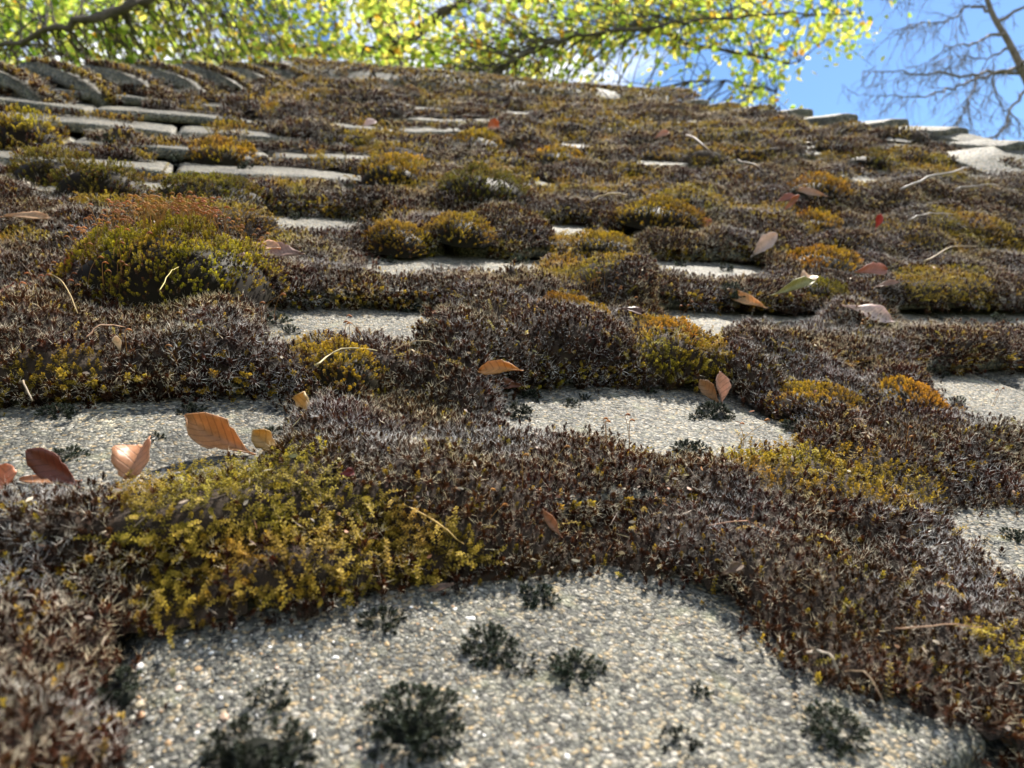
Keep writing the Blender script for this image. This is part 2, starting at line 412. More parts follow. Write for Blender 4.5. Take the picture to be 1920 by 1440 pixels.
hip_pts = []
for k in range(-3, 7):
    s = k*0.80; p = HA+hd*s
    z = float(lift(p[0], p[1]))-0.08
    o = obj('hip_tile', bon[k % 3], roof)
    o.matrix_basis = Matrix.Translation((p[0]*S, p[1]*S, z*S)) @ Euler((0.10, -0.05, hang+random.uniform(-.05, .05)), 'XYZ').to_matrix().to_4x4()
    hip_pts.append((p, z))

# ------------------------------------------------------------------ moss cover map
BARE = [
 [(230,1190),(330,1170),(520,1150),(700,1105),(850,1080),(1000,1072),(1320,1072),(1390,1140),(1480,1240),(1570,1290),(1700,1305),(1850,1360),(1930,1500),(1990,1700),(100,1700),(200,1500),(240,1360),(190,1290)],
 [(-250,770),(-50,760),(250,745),(400,738),(530,735),(560,760),(540,800),(500,850),(430,862),(380,872),(280,892),(190,902),(60,912),(-50,930),(-250,960)],
 [(930,730),(1150,718),(1350,725),(1400,745),(1440,770),(1520,785),(1510,830),(1400,835),(1290,850),(1230,840),(1130,805),(1000,800),(950,800),(940,760)],
 [(1700,690),(1860,680),(2100,690),(2100,790),(1830,785),(1770,750),(1740,710)],
 [(1770,945),(2100,960),(2100,1110),(1880,1065),(1820,1010)],
 [(505,562),(690,558),(830,572),(840,610),(800,640),(730,628),(700,620),(560,628),(470,645),(445,632),(500,600)],
 [(1190,568),(1380,566),(1450,578),(1570,588),(1500,607),(1390,602),(1340,628),(1310,612)],
 [(1640,578),(2100,575),(2100,620),(1860,604),(1700,602)],
 [(690,473),(850,468),(960,473),(1040,480),(1000,502),(950,512),(870,503),(720,512),(685,497)],
 [(1205,480),(1400,478),(1465,512),(1330,520),(1240,502)],
 [(470,392),(725,400),(705,424),(600,428),(520,428),(480,415)],
 [(925,410),(1110,418),(1115,438),(1000,434)],
 [(245,333),(485,348),(475,364),(255,354)],[(640,352),(735,358),(725,372),(650,368)],[(1130,428),(1210,432),(1200,444),(1140,440)],
 [(-40,286),(280,296),(560,310),(700,320),(690,330),(420,326),(200,312),(-40,302)],[(130,236),(365,250),(360,264),(130,250)],[(40,208),(205,220),(205,238),(40,224)],[(280,268),(450,277),(455,306),(290,298)],[(-20,188),(85,193),(85,210),(-20,206)],[(125,184),(275,194),(270,204),(130,195)],[(200,202),(315,209),(310,218),(200,211)],[(250,224),(390,232),(390,252),(255,246)],[(840,300),(980,304),(975,312),(845,308)],[(1110,314),(1215,318),(1205,326),(1115,322)],[(1195,298),(1290,300),(1285,308),(1200,306)],
]
GOLD = [
 [(240,900),(330,880),(560,850),(640,900),(760,930),(900,980),(905,1060),(860,1095),(700,1115),(560,1135),(330,1180),(250,1130),(210,1000)],
 [(-60,690),(60,665),(180,670),(190,720),(100,745),(-60,755)],
 [(1340,860),(1480,830),(1620,845),(1740,900),(1770,950),(1700,965),(1560,930),(1420,925)],
 [(1180,600),(1290,595),(1370,650),(1380,715),(1250,725),(1200,690)],
 [(980,480),(1060,440),(1190,430),(1200,480),(1090,540),(1010,520)],
 [(1670,510),(1850,505),(1860,570),(1700,565)],
 [(520,640),(600,625),(640,660),(560,690)],
 [(1780,1170),(1960,1190),(1960,1290),(1840,1240)],
]
CUSH = [  # px, py, half width px, depth factor, height (gauges), kind, label
 (325, 562, 180, .66, .32, 'green', 'large green-gold moss cushion topped by orange spore stalks'),
 (640, 700, 68, .75, .20, 'gold', 'round golden moss cushion under a pale straw'),
 (1530, 760, 92, .60, .16, 'gold', 'flat golden moss cushion overhanging bare tile beside the hair moss'),
 (1700, 755, 66, .75, .20, 'rust', 'rusty gold moss cushion right of the flat golden cushion'),
 (1070, 605, 78, .7, .22, 'rust', 'orange-gold moss dome crowning the central hair moss mound'),
 (1255, 640, 70, .7, .18, 'rust', 'rusty moss cushion right of the central orange dome'),
 (90, 325, 60, .8, .30, 'olive', 'dark olive moss cushion at the left edge near the upper courses'),
 (55, 265, 62, .8, .28, 'green', 'yellow-green moss cushion highest at the left edge'),
 (425, 275, 62, .7, .20, 'gold', 'golden moss cushion on the upper left tile lip'),
 (190, 360, 78, .7, .30, 'olive', 'dark bushy moss cushion right of the olive cushion'),
 (395, 385, 105, .55, .22, 'olive', 'long olive moss cushion above the spore stalks'),
 (740, 450, 62, .7, .22, 'gold', 'olive-gold moss cushion left of the orange-brown one, fifth course'),
 (862, 440, 58, .8, .24, 'gold', 'tall golden moss cushion in the middle of the fifth course'),
 (735, 335, 60, .7, .24, 'gold', 'golden moss cushion on the seventh course, centre left'),
 (900, 375, 90, .6, .24, 'olive', 'wide olive-brown moss cushion behind the tall golden one'),
 (1240, 425, 90, .6, .22, 'gold', 'broad golden moss cushion right of centre under a pale twig'),
 (1540, 500, 80, .6, .20, 'rust', 'orange-gold moss cushion above the red curled leaf'),
 (1540, 535, 55, .6, .16, 'olive', 'small olive moss cushion above the rolled pale leaf'),
 (895, 275, 52, .6, .22, 'gold', 'bright golden moss cushion near the heart-shaped leaf'),
 (770, 300, 45, .6, .20, 'gold', 'small golden moss cushion left of the bright one'),
 (1535, 368, 58, .6, .20, 'rust', 'golden moss cushion with fallen leaves on the right side'),
 (1530, 425, 60, .6, .18, 'rust', 'rusty moss cushion below the leaf litter on the right'),
 (1630, 305, 42, .6, .18, 'olive', 'small dark olive cushion near the stepped verge'),
 (1050, 310, 48, .6, .18, 'gold', 'little golden moss cushion beside tan leaf scraps, upper centre'),
 (1130, 465, 62, .6, .16, 'gold', 'low golden moss cushion right of the pale pink leaf'),
]
def zone(x0, x1, y0, y1, d):
    xs = np.arange(x0, x1, d); ys = np.arange(y0, y1, d); X, Y = np.meshgrid(xs, ys)
    z = surf(X, Y); px, py, dep = proj(np.stack([X, Y, z+0.05], -1))
    jx = (fbm(X*9, Y*9, 3)-.5)*0.10; jy = (fbm(X*9, Y*9, 4)-.5)*0.10
    px2, py2, _ = proj(np.stack([X+jx, Y+jy, z+0.03], -1))
    bare = np.zeros(X.shape, bool)
    for b in BARE: bare |= inpoly(px2, py2, b)
    u = (Y-Y0) % 1.0; nrow = np.floor(Y-Y0)
    # upper courses: moss fills the steps, tile lips stay bare here and there, more so at the left
    nz = fbm(X*1.5+nrow*7.3, nrow*3.1+Y*0.7, 11, 4)
    left = np.clip((700-px)/700, 0, 1)
    far = (Y > 5.2) & (py < 350) & ~((X > 7.5) & (Y < 7.4))
    lip = np.where(u < 0.62, 1.0, 0.0)
    bare |= far & (lip > 0) & (nz > 0.55-0.18*left+0.10*np.clip((px-900)/400, 0, 1))
    bare |= far & (u > 0.80) & (fbm(X*1.1+nrow*3.7, nrow*9.1, 12, 3) > 0.53-0.18*left+0.06*np.clip((px-900)/400, 0, 1))     # front faces showing
    edge = (X > VERGE-0.12) | ((Y > 6) & (X < hipx(Y)+0.5)) | (Y > RIDGE-0.55)
    bare |= (X > VERGE-0.7) & (Y > 6.5)
    mask = ~(bare | edge)
    mb = blur(mask.astype(float), 0.045/d+0.5)
    soft = sm((blur(mask.astype(float), 0.12/d)-0.48)/0.5)
    zs = blur(saw(Y), 0.09/d, axis=0)+lift(X, Y)
    # lumps
    H = 0.018+0.05*fbm(X*3, Y*3, 21)
    rg = np.random.default_rng(5)
    area = (x1-x0)*(y1-y0); nb = int(area*7)
    B = np.zeros(X.shape)
    for cx, cy, rr, hh in zip(rg.uniform(x0, x1, nb), rg.uniform(y0, y1, nb), rg.uniform(.09, .36, nb), rg.uniform(.15, 1.0, nb)):
        i0 = max(0, int((cy-rr-y0)/d)); i1 = min(len(ys), int((cy+rr-y0)/d)+2); j0 = max(0, int((cx-rr-x0)/d)); j1 = min(len(xs), int((cx+rr-x0)/d)+2)
        if i1 <= i0 or j1 <= j0: continue
        q = ((X[i0:i1, j0:j1]-cx)**2+(Y[i0:i1, j0:j1]-cy)**2)/(rr*rr)
        B[i0:i1, j0:j1] = np.maximum(B[i0:i1, j0:j1], hh*rr*0.46*np.sqrt(np.clip(1-q, 0, 1)))
    H = (H+B)*np.clip(soft*1.0+0.25*mb, 0, 1)
    for _ in range(5):
        qx, qy, _d = proj(np.stack([X, Y, zs+H+0.045], -1)); cover = np.zeros(X.shape, bool)
        for b in BARE: cover |= inpoly(qx, qy, b)
        H = np.where(cover & mask, H*0.55, H)
    H = blur(H, 1, it=1)*mask+0*H
    Sf = np.where(mask, zs+H, surf(X, Y))
    Sf = np.maximum(Sf, surf(X, Y)+0.012)
    gy, gx = np.gradient(Sf, d)
    return dict(near=blur(mask.astype(float), 0.07/d), x0=x0, y0=y0, d=d, X=X, Y=Y, mask=mask, S=Sf, gx=gx, gy=gy, shape=X.shape)
Z1 = zone(-3.2, 10.2, 0.15, 8.0, 0.026)
Z2 = zone(-5.0, 10.2, 7.4, RIDGE, 0.05)
def lookup(X, Y, key):
    out = np.zeros(np.shape(X), float)
    for Z, sel in ((Z1, Y < 7.7), (Z2, Y >= 7.7)):
        fy = np.clip((Y-Z['y0'])/Z['d'], 0, Z['shape'][0]-1.001); fx = np.clip((X-Z['x0'])/Z['d'], 0, Z['shape'][1]-1.001)
        i = fy.astype(int); j = fx.astype(int); a = fy-i; b = fx-j; A = Z[key].astype(float)
        v = (A[i, j]*(1-b)+A[i, j+1]*b)*(1-a)+(A[i+1, j]*(1-b)+A[i+1, j+1]*b)*a
        out = np.where(sel, v, out)
    return out
def visible(X, Y, pad):
    z = surf(X, Y); px, py, dep = proj(np.stack([X, Y, z], -1))
    return (dep > 0.1) & (px > -pad) & (px < 1920+pad) & (py < 1440+pad)

def body(Z, ylo, yhi):
    keep = Z['mask'].copy()
    vis = visible(Z['X'], Z['Y'], 700)
    keep &= vis & (Z['Y'] >= ylo) & (Z['Y'] <= yhi)
    idx = -np.ones(keep.shape, int); idx[keep] = np.arange(keep.sum())
    Zb = Z['S']-0.020*np.where(Z['mask'], 1, 2.5)
    V = np.stack([Z['X'][keep], Z['Y'][keep], Zb[keep]], -1)*S
    a, b, c, e = idx[:-1, :-1], idx[:-1, 1:], idx[1:, 1:], idx[1:, :-1]
    ok = (a >= 0) & (b >= 0) & (c >= 0) & (e >= 0)
    return V, np.stack([a[ok], b[ok], c[ok], e[ok]], -1)
V1, F1 = body(Z1, 0, 7.75); V2, F2 = body(Z2, 7.6, 20)
mat_obj = tag(obj('moss_mat', fast_mesh('moss_mat', np.vstack([V1, V2]), np.vstack([F1, F2+len(V1)]), M_BODY, smooth=True), mtx=RM), kind='stuff',
              label='dark brown hair-pointed moss carpeting the roof tiles in mats', cat='moss')

# ------------------------------------------------------------------ moss shoots
class MB:
    def __init__(s): s.V = []; s.T = []; s.C = []
    def tri(s, a, b, c, ca, cb, cc):
        i = len(s.V); s.V += [a, b, c]; s.C += [ca, cb, cc]; s.T.append((i, i+1, i+2))
    def arr(s): return np.array(s.V, float), np.array(s.T, int), np.array(s.C, float)
def v3(*a): return np.array(a, float)
def add_leaf(mb, base, az, elev, L, wd, c0, c1, hair=0, hw=.1, hc=None, bend=0.3, rg=None):
    out = v3(math.cos(az), math.sin(az), 0); sd_ = v3(-math.sin(az), math.cos(az), 0); up = v3(0, 0, 1)
    d1 = out*math.cos(elev)+up*math.sin(elev); d2 = out*math.cos(elev-bend)+up*math.sin(elev-bend)
    mid = base+d1*L*0.5; tip = mid+d2*L*0.5
    n = np.cross(sd_, d1)*wd*0.25
    l = mid+sd_*wd/2+n; r = mid-sd_*wd/2+n
    cm = (np.array(c0)+np.array(c1))/2
    mb.tri(base, r, tip, c0, cm, c1); mb.tri(base, tip, l, c0, c1, cm)
    if hair:
        d3 = out*math.cos(elev-bend*1.6)+up*math.sin(elev-bend*1.6)
        e = tip+d3*hair+sd_*(rg.random()-.5)*hair*.5
        mb.tri(tip-d2*L*.12+sd_*hw/2, tip-d2*L*.12-sd_*hw/2, e, hc, hc, hc)
MM = 0.001
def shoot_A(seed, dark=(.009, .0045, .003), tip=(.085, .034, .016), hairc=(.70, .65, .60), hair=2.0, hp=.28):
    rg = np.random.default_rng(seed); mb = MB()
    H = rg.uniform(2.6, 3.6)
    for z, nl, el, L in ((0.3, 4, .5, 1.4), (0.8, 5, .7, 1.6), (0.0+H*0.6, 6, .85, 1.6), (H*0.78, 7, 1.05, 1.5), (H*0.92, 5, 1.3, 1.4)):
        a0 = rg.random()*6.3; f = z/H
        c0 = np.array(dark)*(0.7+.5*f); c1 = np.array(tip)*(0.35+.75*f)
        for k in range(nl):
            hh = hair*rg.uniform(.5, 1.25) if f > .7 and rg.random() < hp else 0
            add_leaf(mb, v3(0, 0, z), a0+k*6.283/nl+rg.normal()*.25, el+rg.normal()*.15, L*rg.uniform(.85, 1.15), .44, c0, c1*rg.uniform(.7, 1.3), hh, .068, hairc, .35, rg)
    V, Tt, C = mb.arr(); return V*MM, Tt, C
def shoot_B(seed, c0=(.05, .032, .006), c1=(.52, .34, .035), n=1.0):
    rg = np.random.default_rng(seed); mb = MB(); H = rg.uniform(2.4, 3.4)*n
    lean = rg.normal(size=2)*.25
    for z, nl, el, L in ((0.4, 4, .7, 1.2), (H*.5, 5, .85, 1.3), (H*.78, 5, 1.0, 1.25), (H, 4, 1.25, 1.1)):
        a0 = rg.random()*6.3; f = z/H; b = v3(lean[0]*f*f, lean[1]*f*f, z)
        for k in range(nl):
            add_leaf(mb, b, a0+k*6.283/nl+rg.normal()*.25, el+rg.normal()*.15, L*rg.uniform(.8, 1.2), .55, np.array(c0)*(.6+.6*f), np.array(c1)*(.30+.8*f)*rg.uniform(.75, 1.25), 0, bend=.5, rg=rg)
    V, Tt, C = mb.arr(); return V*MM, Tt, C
def shoot_C(seed):
    """feathery creeping shoot, arching"""
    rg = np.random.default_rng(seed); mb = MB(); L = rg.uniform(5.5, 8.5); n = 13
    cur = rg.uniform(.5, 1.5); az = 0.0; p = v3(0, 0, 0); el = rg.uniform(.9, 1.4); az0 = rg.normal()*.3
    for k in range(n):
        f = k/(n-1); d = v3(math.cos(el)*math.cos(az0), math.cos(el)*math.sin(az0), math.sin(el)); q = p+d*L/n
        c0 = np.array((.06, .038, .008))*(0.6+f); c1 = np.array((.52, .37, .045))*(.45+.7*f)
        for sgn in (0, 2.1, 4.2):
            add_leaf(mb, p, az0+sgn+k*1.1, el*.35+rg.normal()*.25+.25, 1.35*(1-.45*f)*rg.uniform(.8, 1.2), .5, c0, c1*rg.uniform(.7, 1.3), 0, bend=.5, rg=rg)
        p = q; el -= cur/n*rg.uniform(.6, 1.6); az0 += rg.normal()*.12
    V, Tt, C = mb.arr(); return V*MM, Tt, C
def shoot_D(seed): return shoot_A(seed, dark=(.009, .012, .008), tip=(.040, .048, .028), hairc=(.30, .34, .28), hair=0.8)
PROTO = bpy.data.collections.new('moss_shoot_shapes')
def proto(name, arr, m_):
    V, Tt, C = arr; o = bpy.data.objects.new(name, fast_mesh(name, V, Tt, m_, C)); PROTO.objects.link(o)
NA, NB, NC = 6, 5, 5
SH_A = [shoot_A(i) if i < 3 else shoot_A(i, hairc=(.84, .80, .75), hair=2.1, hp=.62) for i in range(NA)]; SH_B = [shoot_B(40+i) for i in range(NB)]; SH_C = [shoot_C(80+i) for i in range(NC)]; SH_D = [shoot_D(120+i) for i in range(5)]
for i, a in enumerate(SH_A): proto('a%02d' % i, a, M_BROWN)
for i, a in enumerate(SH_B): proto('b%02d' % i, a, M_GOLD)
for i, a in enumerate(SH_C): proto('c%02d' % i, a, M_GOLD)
GRITC = bpy.data.collections.new('grit_shapes')
def pebble(seed):
    bm = bmesh.new(); bmesh.ops.create_icosphere(bm, subdivisions=1, radius=1.0); rg = np.random.default_rng(seed)
    for v in bm.verts:
        v.co *= rg.uniform(.75, 1.15); v.co.z *= .5
    me = bpy.data.meshes.new('pebble'); bm.to_mesh(me); bm.free(); me.materials.append(M_GRIT)
    GRITC.objects.link(bpy.data.objects.new('pebble%d' % seed, me))
for s in range(5): pebble(s)
def scatter_group(name, coll):
    g = bpy.data.node_groups.new(name, 'GeometryNodeTree')
    g.interface.new_socket('Geometry', in_out='INPUT', socket_type='NodeSocketGeometry'); g.interface.new_socket('Geometry', in_out='OUTPUT', socket_type='NodeSocketGeometry')
    gi = nd(g, 'NodeGroupInput'); go = nd(g, 'NodeGroupOutput'); ip = nd(g, 'GeometryNodeInstanceOnPoints')
    ci = nd(g, 'GeometryNodeCollectionInfo'); ci.inputs['Collection'].default_value = coll; ci.inputs['Separate Children'].default_value = True; ci.inputs['Reset Children'].default_value = True
    def na(nm, t): a = nd(g, 'GeometryNodeInputNamedAttribute', data_type=t); a.inputs['Name'].default_value = nm; return [o for o in a.outputs if o.enabled][0]
    g.links.new(gi.outputs[0], ip.inputs['Points']); g.links.new(ci.outputs[0], ip.inputs['Instance']); ip.inputs['Pick Instance'].default_value = True
    g.links.new(na('idx', 'INT'), ip.inputs['Instance Index']); g.links.new(na('rot', 'FLOAT_VECTOR'), ip.inputs['Rotation']); g.links.new(na('scl', 'FLOAT_VECTOR'), ip.inputs['Scale'])
    g.links.new(ip.outputs[0], go.inputs[0]); return g
G_MOSS = scatter_group('scatter_moss', PROTO); G_GRIT = scatter_group('scatter_grit', GRITC)
def frames(N, spin):
    """rotation matrices with z along N and a spin"""
    N = N/np.linalg.norm(N, axis=1, keepdims=True)
    a = np.cross(np.broadcast_to([0, 1., 0.], N.shape), N); a /= np.linalg.norm(a, axis=1, keepdims=True)+1e-9; b = np.cross(N, a)
    c, s = np.cos(spin)[:, None], np.sin(spin)[:, None]
    x = a*c+b*s; y = -a*s+b*c
    return np.stack([x, y, N], -1)
def euler(R):
    sy = np.sqrt(R[:, 0, 0]**2+R[:, 1, 0]**2)
    return np.stack([np.arctan2(R[:, 2, 1], R[:, 2, 2]), np.arctan2(-R[:, 2, 0], sy), np.arctan2(R[:, 1, 0], R[:, 0, 0])], -1)
def points_obj(name, P, N, spin, scl, idx, group, parent):
    me = bpy.data.meshes.new(name); me.vertices.add(len(P)); me.vertices.foreach_set('co', np.asarray(P*S, np.float32).ravel())
    E = euler(frames(N, spin))
    a = me.attributes.new('rot', 'FLOAT_VECTOR', 'POINT'); a.data.foreach_set('vector', E.astype(np.float32).ravel())
    a = me.attributes.new('scl', 'FLOAT_VECTOR', 'POINT'); a.data.foreach_set('vector', np.asarray(scl, np.float32).ravel())
    a = me.attributes.new('idx', 'INT', 'POINT'); a.data.foreach_set('value', np.asarray(idx, np.int32))
    o = obj(name, me, parent); md = o.modifiers.new('scatter', 'NODES'); md.node_group = group
    return o

# cushions first: where they stand
cush = []
for (cx, cy, hw, df, hh, kd, lb) in CUSH:
    P = hit(cx, cy+8, 0.02); dist = np.linalg.norm(P-CP)
    r = hw*float((P-CP)@CF)/FPX
    cush.append(dict(P=P, rx=r, ry=r*df*1.1+0.05, h=.85*hh*max(0.6, min(1.15, r/0.25)), kind=kd, label=lb, dist=dist))
def in_cush(X, Y, f=0.9):
    r = np.zeros(X.shape, bool)
    for c in cush: r |= ((X-c['P'][0])/(c['rx']*f))**2+((Y-c['P'][1])/(c['ry']*f))**2 < 1
    return r

Xs, Ys, Sp = [], [], []
y = 0.2
while y < RIDGE:
    band = max(0.15, y*0.08); yb = min(RIDGE, y+band)
    dist = math.hypot(y*1.05, CAMH); sp = max(0.0200, 0.0043*dist)
    xa, xb = -0.35*yb-2.2, min(VERGE, 1.9*yb+1.6)
    xa = max(xa, -5)
    gx, gy = np.meshgrid(np.arange(xa, xb, sp), np.arange(y, yb, sp))
    gx = gx.ravel()+RNG.uniform(-.55, .55, gx.size)*sp; gy = gy.ravel()+RNG.uniform(-.55, .55, gy.size)*sp
    Xs.append(gx); Ys.append(gy); Sp.append(np.full(gx.size, sp)); y = yb
X = np.concatenate(Xs); Y = np.concatenate(Ys); SP = np.concatenate(Sp)
# more shoots where the cover hangs steeply over a tile front
st = np.sqrt(1+lookup(X, Y, 'gx')**2+lookup(X, Y, 'gy')**2); rep = np.floor(st-1+RNG.random(len(X))).astype(int).clip(0, 4)
X = np.concatenate([X, np.repeat(X, rep)+RNG.uniform(-.5, .5, rep.sum())*np.repeat(SP, rep)]); Y = np.concatenate([Y, np.repeat(Y, rep)+RNG.uniform(-.5, .5, rep.sum())*np.repeat(SP, rep)]); SP = np.concatenate([SP, np.repeat(SP, rep)])
ok = visible(X, Y, 260) & ((lookup(X, Y, 'mask') > 0.5) | ((lookup(X, Y, 'near') > .08) & (Y < 6) & (RNG.random(len(X)) < .07))) & ~in_cush(X, Y)
X, Y, SP = X[ok], Y[ok], SP[ok]
Zs = lookup(X, Y, 'S'); gx = lookup(X, Y, 'gx'); gy = lookup(X, Y, 'gy')
P = np.stack([X, Y, Zs-0.010-0.022*RNG.random(len(X))**2*SP/.0265], -1)
up_r = np.array([0, math.sin(PITCH), math.cos(PITCH)])
N = np.stack([-np.clip(gx, -1.5, 1.5), -np.clip(gy, -3, 3), np.ones_like(gx)], -1); N /= np.linalg.norm(N, axis=1, keepdims=True)
N = N*0.8+up_r*0.25+RNG.normal(size=N.shape)*0.24
px, py, dep = proj(P)
jx = px+(fbm(X*6, Y*6, 31)-.5)*160/np.maximum(dep, 1); jy = py+(fbm(X*6, Y*6, 32)-.5)*120/np.maximum(dep, 1)
goldm = np.zeros(len(X), bool); feather = np.zeros(len(X), bool)
for k, g in enumerate(GOLD):
    q = inpoly(jx, jy, g); goldm |= q
    if k in (0,): feather |= q
goldm |= (py < 480) & (fbm(X*2.3, Y*2.3, 51, 4) > 0.55)
thin = RNG.random(len(X))
is_gold = (goldm & (thin < 0.86)) | (~goldm & (thin > 0.90))
is_feather = (feather & (thin < .62)) | (goldm & ~feather & (thin < .12)) | (~goldm & (thin > 0.985))
frost = fbm(X*2.2+7, Y*2.2, 91, 3)+RNG.normal(size=len(X))*.14 > .54
idx = np.where(is_gold, NA+RNG.integers(0, NB, len(X)), RNG.integers(0, 3, len(X))+3*frost)
idx = np.where(is_feather, NA+NB+RNG.integers(0, NC, len(X)), idx)
sc = (SP/0.0225)*RNG.uniform(.6, 1.35, len(X))*(.72+.6*fbm(X*2.1, Y*2.1, 71))*np.where(is_gold & ~is_feather, .85, 1.0)
# sparser feathers
okf = ~is_feather | (RNG.random(len(X)) < 1.1)
P, N, idx, sc = P[okf], N[okf], idx[okf], sc[okf]
spin = RNG.uniform(0, 6.283, len(P))
# rims of the bonnet tiles, ridge caps
eP, eN, eS = [], [], []
# fringes hanging over the tile fronts
for n in range(0, 13):
    yf = Y0+n; sp = max(.026, .0044*math.hypot(yf, CAMH)); xa, xb = max(-5, -.3*yf-1.2), min(VERGE-.2, 1.8*yf+1.4)
    nf = int((xb-xa)/sp*max(2, T/sp)*1.5)
    xx = RNG.uniform(xa, xb, nf); zz = RNG.uniform(.0, T*1.05, nf)
    okk = (lookup(xx, np.full(nf, yf+.07), 'mask') > .5) & (fbm(xx*2.4, np.full(nf, n*5.0)+zz*.8, 88, 3) > .40) & (visible(xx, np.full(nf, yf), 200)) & ~in_cush(xx, np.full(nf, yf))
    for a, b in zip(xx[okk], zz[okk]):
        eP.append((a, yf-.012+random.gauss(0, .01), float(lift(a, yf))+b)); eN.append((random.gauss(0, .3), -1, .55)); eS.append(sp/.0215*random.uniform(.7, 1.2))
for (p, z) in hip_pts:
    for k in range(300):
        a = math.radians(random.uniform(-30, 80)); s = abs(random.gauss(0, .16))
        yy = math.sin(a)*(1.05 if a > 0 else .7)*(1-.1*s); zz = math.cos(a)*0.37-0.05
        cs, sn = math.cos(hang), math.sin(hang)
        eP.append((p[0]+cs*s+sn*yy, p[1]+sn*s-cs*yy, z+zz-.16*s+.05)); eN.append((0.2, -.3, 1)); eS.append(random.uniform(1.8, 3.0))
rgx = RNG.uniform(1.6, VERGE, 7000)
for xx in rgx:
    a = math.radians(random.uniform(-80, 0))
    if vnoise(xx*2.2, a*2.5, 9) < .30: continue
    eP.append((xx, RIDGE+.05+math.sin(a)*.95, float(lift(xx, RIDGE))-.12+math.cos(a)*.46)); eN.append((0, -.4, 1)); eS.append(random.uniform(1.8, 3.2))
eP = np.array(eP); eN = np.array(eN, float)+RNG.normal(size=(len(eN), 3))*.3
P = np.vstack([P, eP]); N = np.vstack([N, eN]); sc = np.concatenate([sc, eS]); spin = RNG.uniform(0, 6.283, len(P))
idx = np.concatenate([idx, np.where(RNG.random(len(eP)) < .4, NA+RNG.integers(0, NB, len(eP)), RNG.integers(0, NA, len(eP)))])
scl = np.stack([sc, sc, sc*np.clip(1.25-.12*sc, .6, 1.2)], -1)
print('moss shoots', len(P))
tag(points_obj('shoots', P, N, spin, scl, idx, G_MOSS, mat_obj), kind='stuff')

# ------------------------------------------------------------------ cushions and tufts as things of their own
def merge_shoots(shapes, P, N, spin, scl, pick, cmul=None):
    R = frames(N, spin); Vs, Ts, Cs = [], [], []; off = 0
    for i in range(len(P)):
        v, t, c = shapes[pick[i]]
        Vs.append((v*scl[i])@R[i].T+P[i]); Ts.append(t+off); off += len(v)
        Cs.append(c if cmul is None else c*cmul[i])
    return np.vstack(Vs), np.vstack(Ts), np.vstack(Cs)
def dome(n_u, n_v, rx, ry, h, seed, col):
    V, Fq = [], []
    for i in range(n_v+1):
        f = i/n_v
        for j in range(n_u):
            a = 6.283*j/n_u; wob = 1+.34*(fbm(math.cos(a)*1.9+seed, math.sin(a)*1.9, seed)-.5)*2
            V.append((math.cos(a)*rx*f*wob, math.sin(a)*ry*f*wob, h*math.sqrt(max(0, 1-f*f*.98))-0.02))
    T_ = []
    for i in range(n_v):
        for j in range(n_u):
            a, b = i*n_u+j, i*n_u+(j+1) % n_u
            T_ += [(a, a+n_u, b+n_u), (a, b+n_u, b)]
    return np.array(V), np.array(T_), np.tile(np.array(col), (len(V), 1))
PAL = {'gold': (1.5, 1.42, 1.0), 'green': (1.5, 1.75, .9), 'rust': (1.4, 1.12, .8), 'olive': (.62, .76, .75)}
M_CUSH = moss_mat('cushion_moss', var=0.12, trans=0.35)
def shoots_on_dome(c, spacing, seed):
    rg = np.random.default_rng(seed); n = int(math.pi*c['rx']*c['ry']/(spacing**2)*1.7)
    a = rg.uniform(0, 6.283, n); f = np.sqrt(rg.random(n))
    wob = 1+.34*(fbm(np.cos(a)*1.9+seed, np.sin(a)*1.9, seed)-.5)*2
    x = np.cos(a)*c['rx']*f*wob; y = np.sin(a)*c['ry']*f*wob; z = c['h']*np.sqrt(np.clip(1-f*f*.98, 0, 1))-.015+ (fbm(x*9+seed, y*9, seed+2)-.5)*.16*c['h']/.2
    Nn = np.stack([x/c['rx']**2, y/c['ry']**2, np.maximum(z, .02)/c['h']**2+1.2], -1); Nn /= np.linalg.norm(Nn, axis=1, keepdims=True)
    Nn = Nn+rg.normal(size=Nn.shape)*.2+up_r*.15
    return np.stack([x, y, z], -1), Nn, rg
SETAE = []
for ci, c in enumerate(cush):
    sp = max(0.0165, 0.0040*c['dist']); Pp, Nn, rg = shoots_on_dome(c, sp, 200+ci)
    n = len(Pp); k = sp/0.0215*1.0
    tint = np.array(PAL[c['kind']])
    cm = tint*(0.5+.7*rg.random((n, 1)))*(0.35+1.1*fbm(Pp[:, 0]*6+ci, Pp[:, 1]*6, ci)[:, None])
    edge_ = np.sqrt((Pp[:, 0]/c['rx'])**2+(Pp[:, 1]/c['ry'])**2); dull = (rg.random(n) < .08+.5*np.clip(edge_-.55, 0, 1)*1.6)
    cm[dull] = np.array((.26, .17, .45))*(.6+.8*rg.random((dull.sum(), 1)))
    sb = [SH_B[i] for i in range(NB)]
    V, Tt, C = merge_shoots(sb, Pp*S, Nn, rg.uniform(0, 6.283, n), k*rg.uniform(.65, 1.1, n), rg.integers(0, NB, n), cm)
    Vd, Td, Cd = dome(22, 7, c['rx']*.97, c['ry']*.97, c['h']*.88, 200+ci, (.018, .013, .005))
    V = np.vstack([V, Vd*S]); Tt = np.vstack([Tt, Td+len(C)]); C = np.vstack([C, Cd])
    zb = float(lookup(np.array([c['P'][0]]), np.array([c['P'][1]]), 'S')[0])-0.06
    zb = min(zb, c['P'][2]+.04)
    c['z'] = zb
    o = tag(obj('moss_cushion', fast_mesh('moss_cushion', V, Tt, M_CUSH, C), mtx=RM @ Matrix.Translation((c['P'][0]*S, c['P'][1]*S, zb*S))), c['label'], 'moss', 'golden moss cushions')
    c['obj'] = o

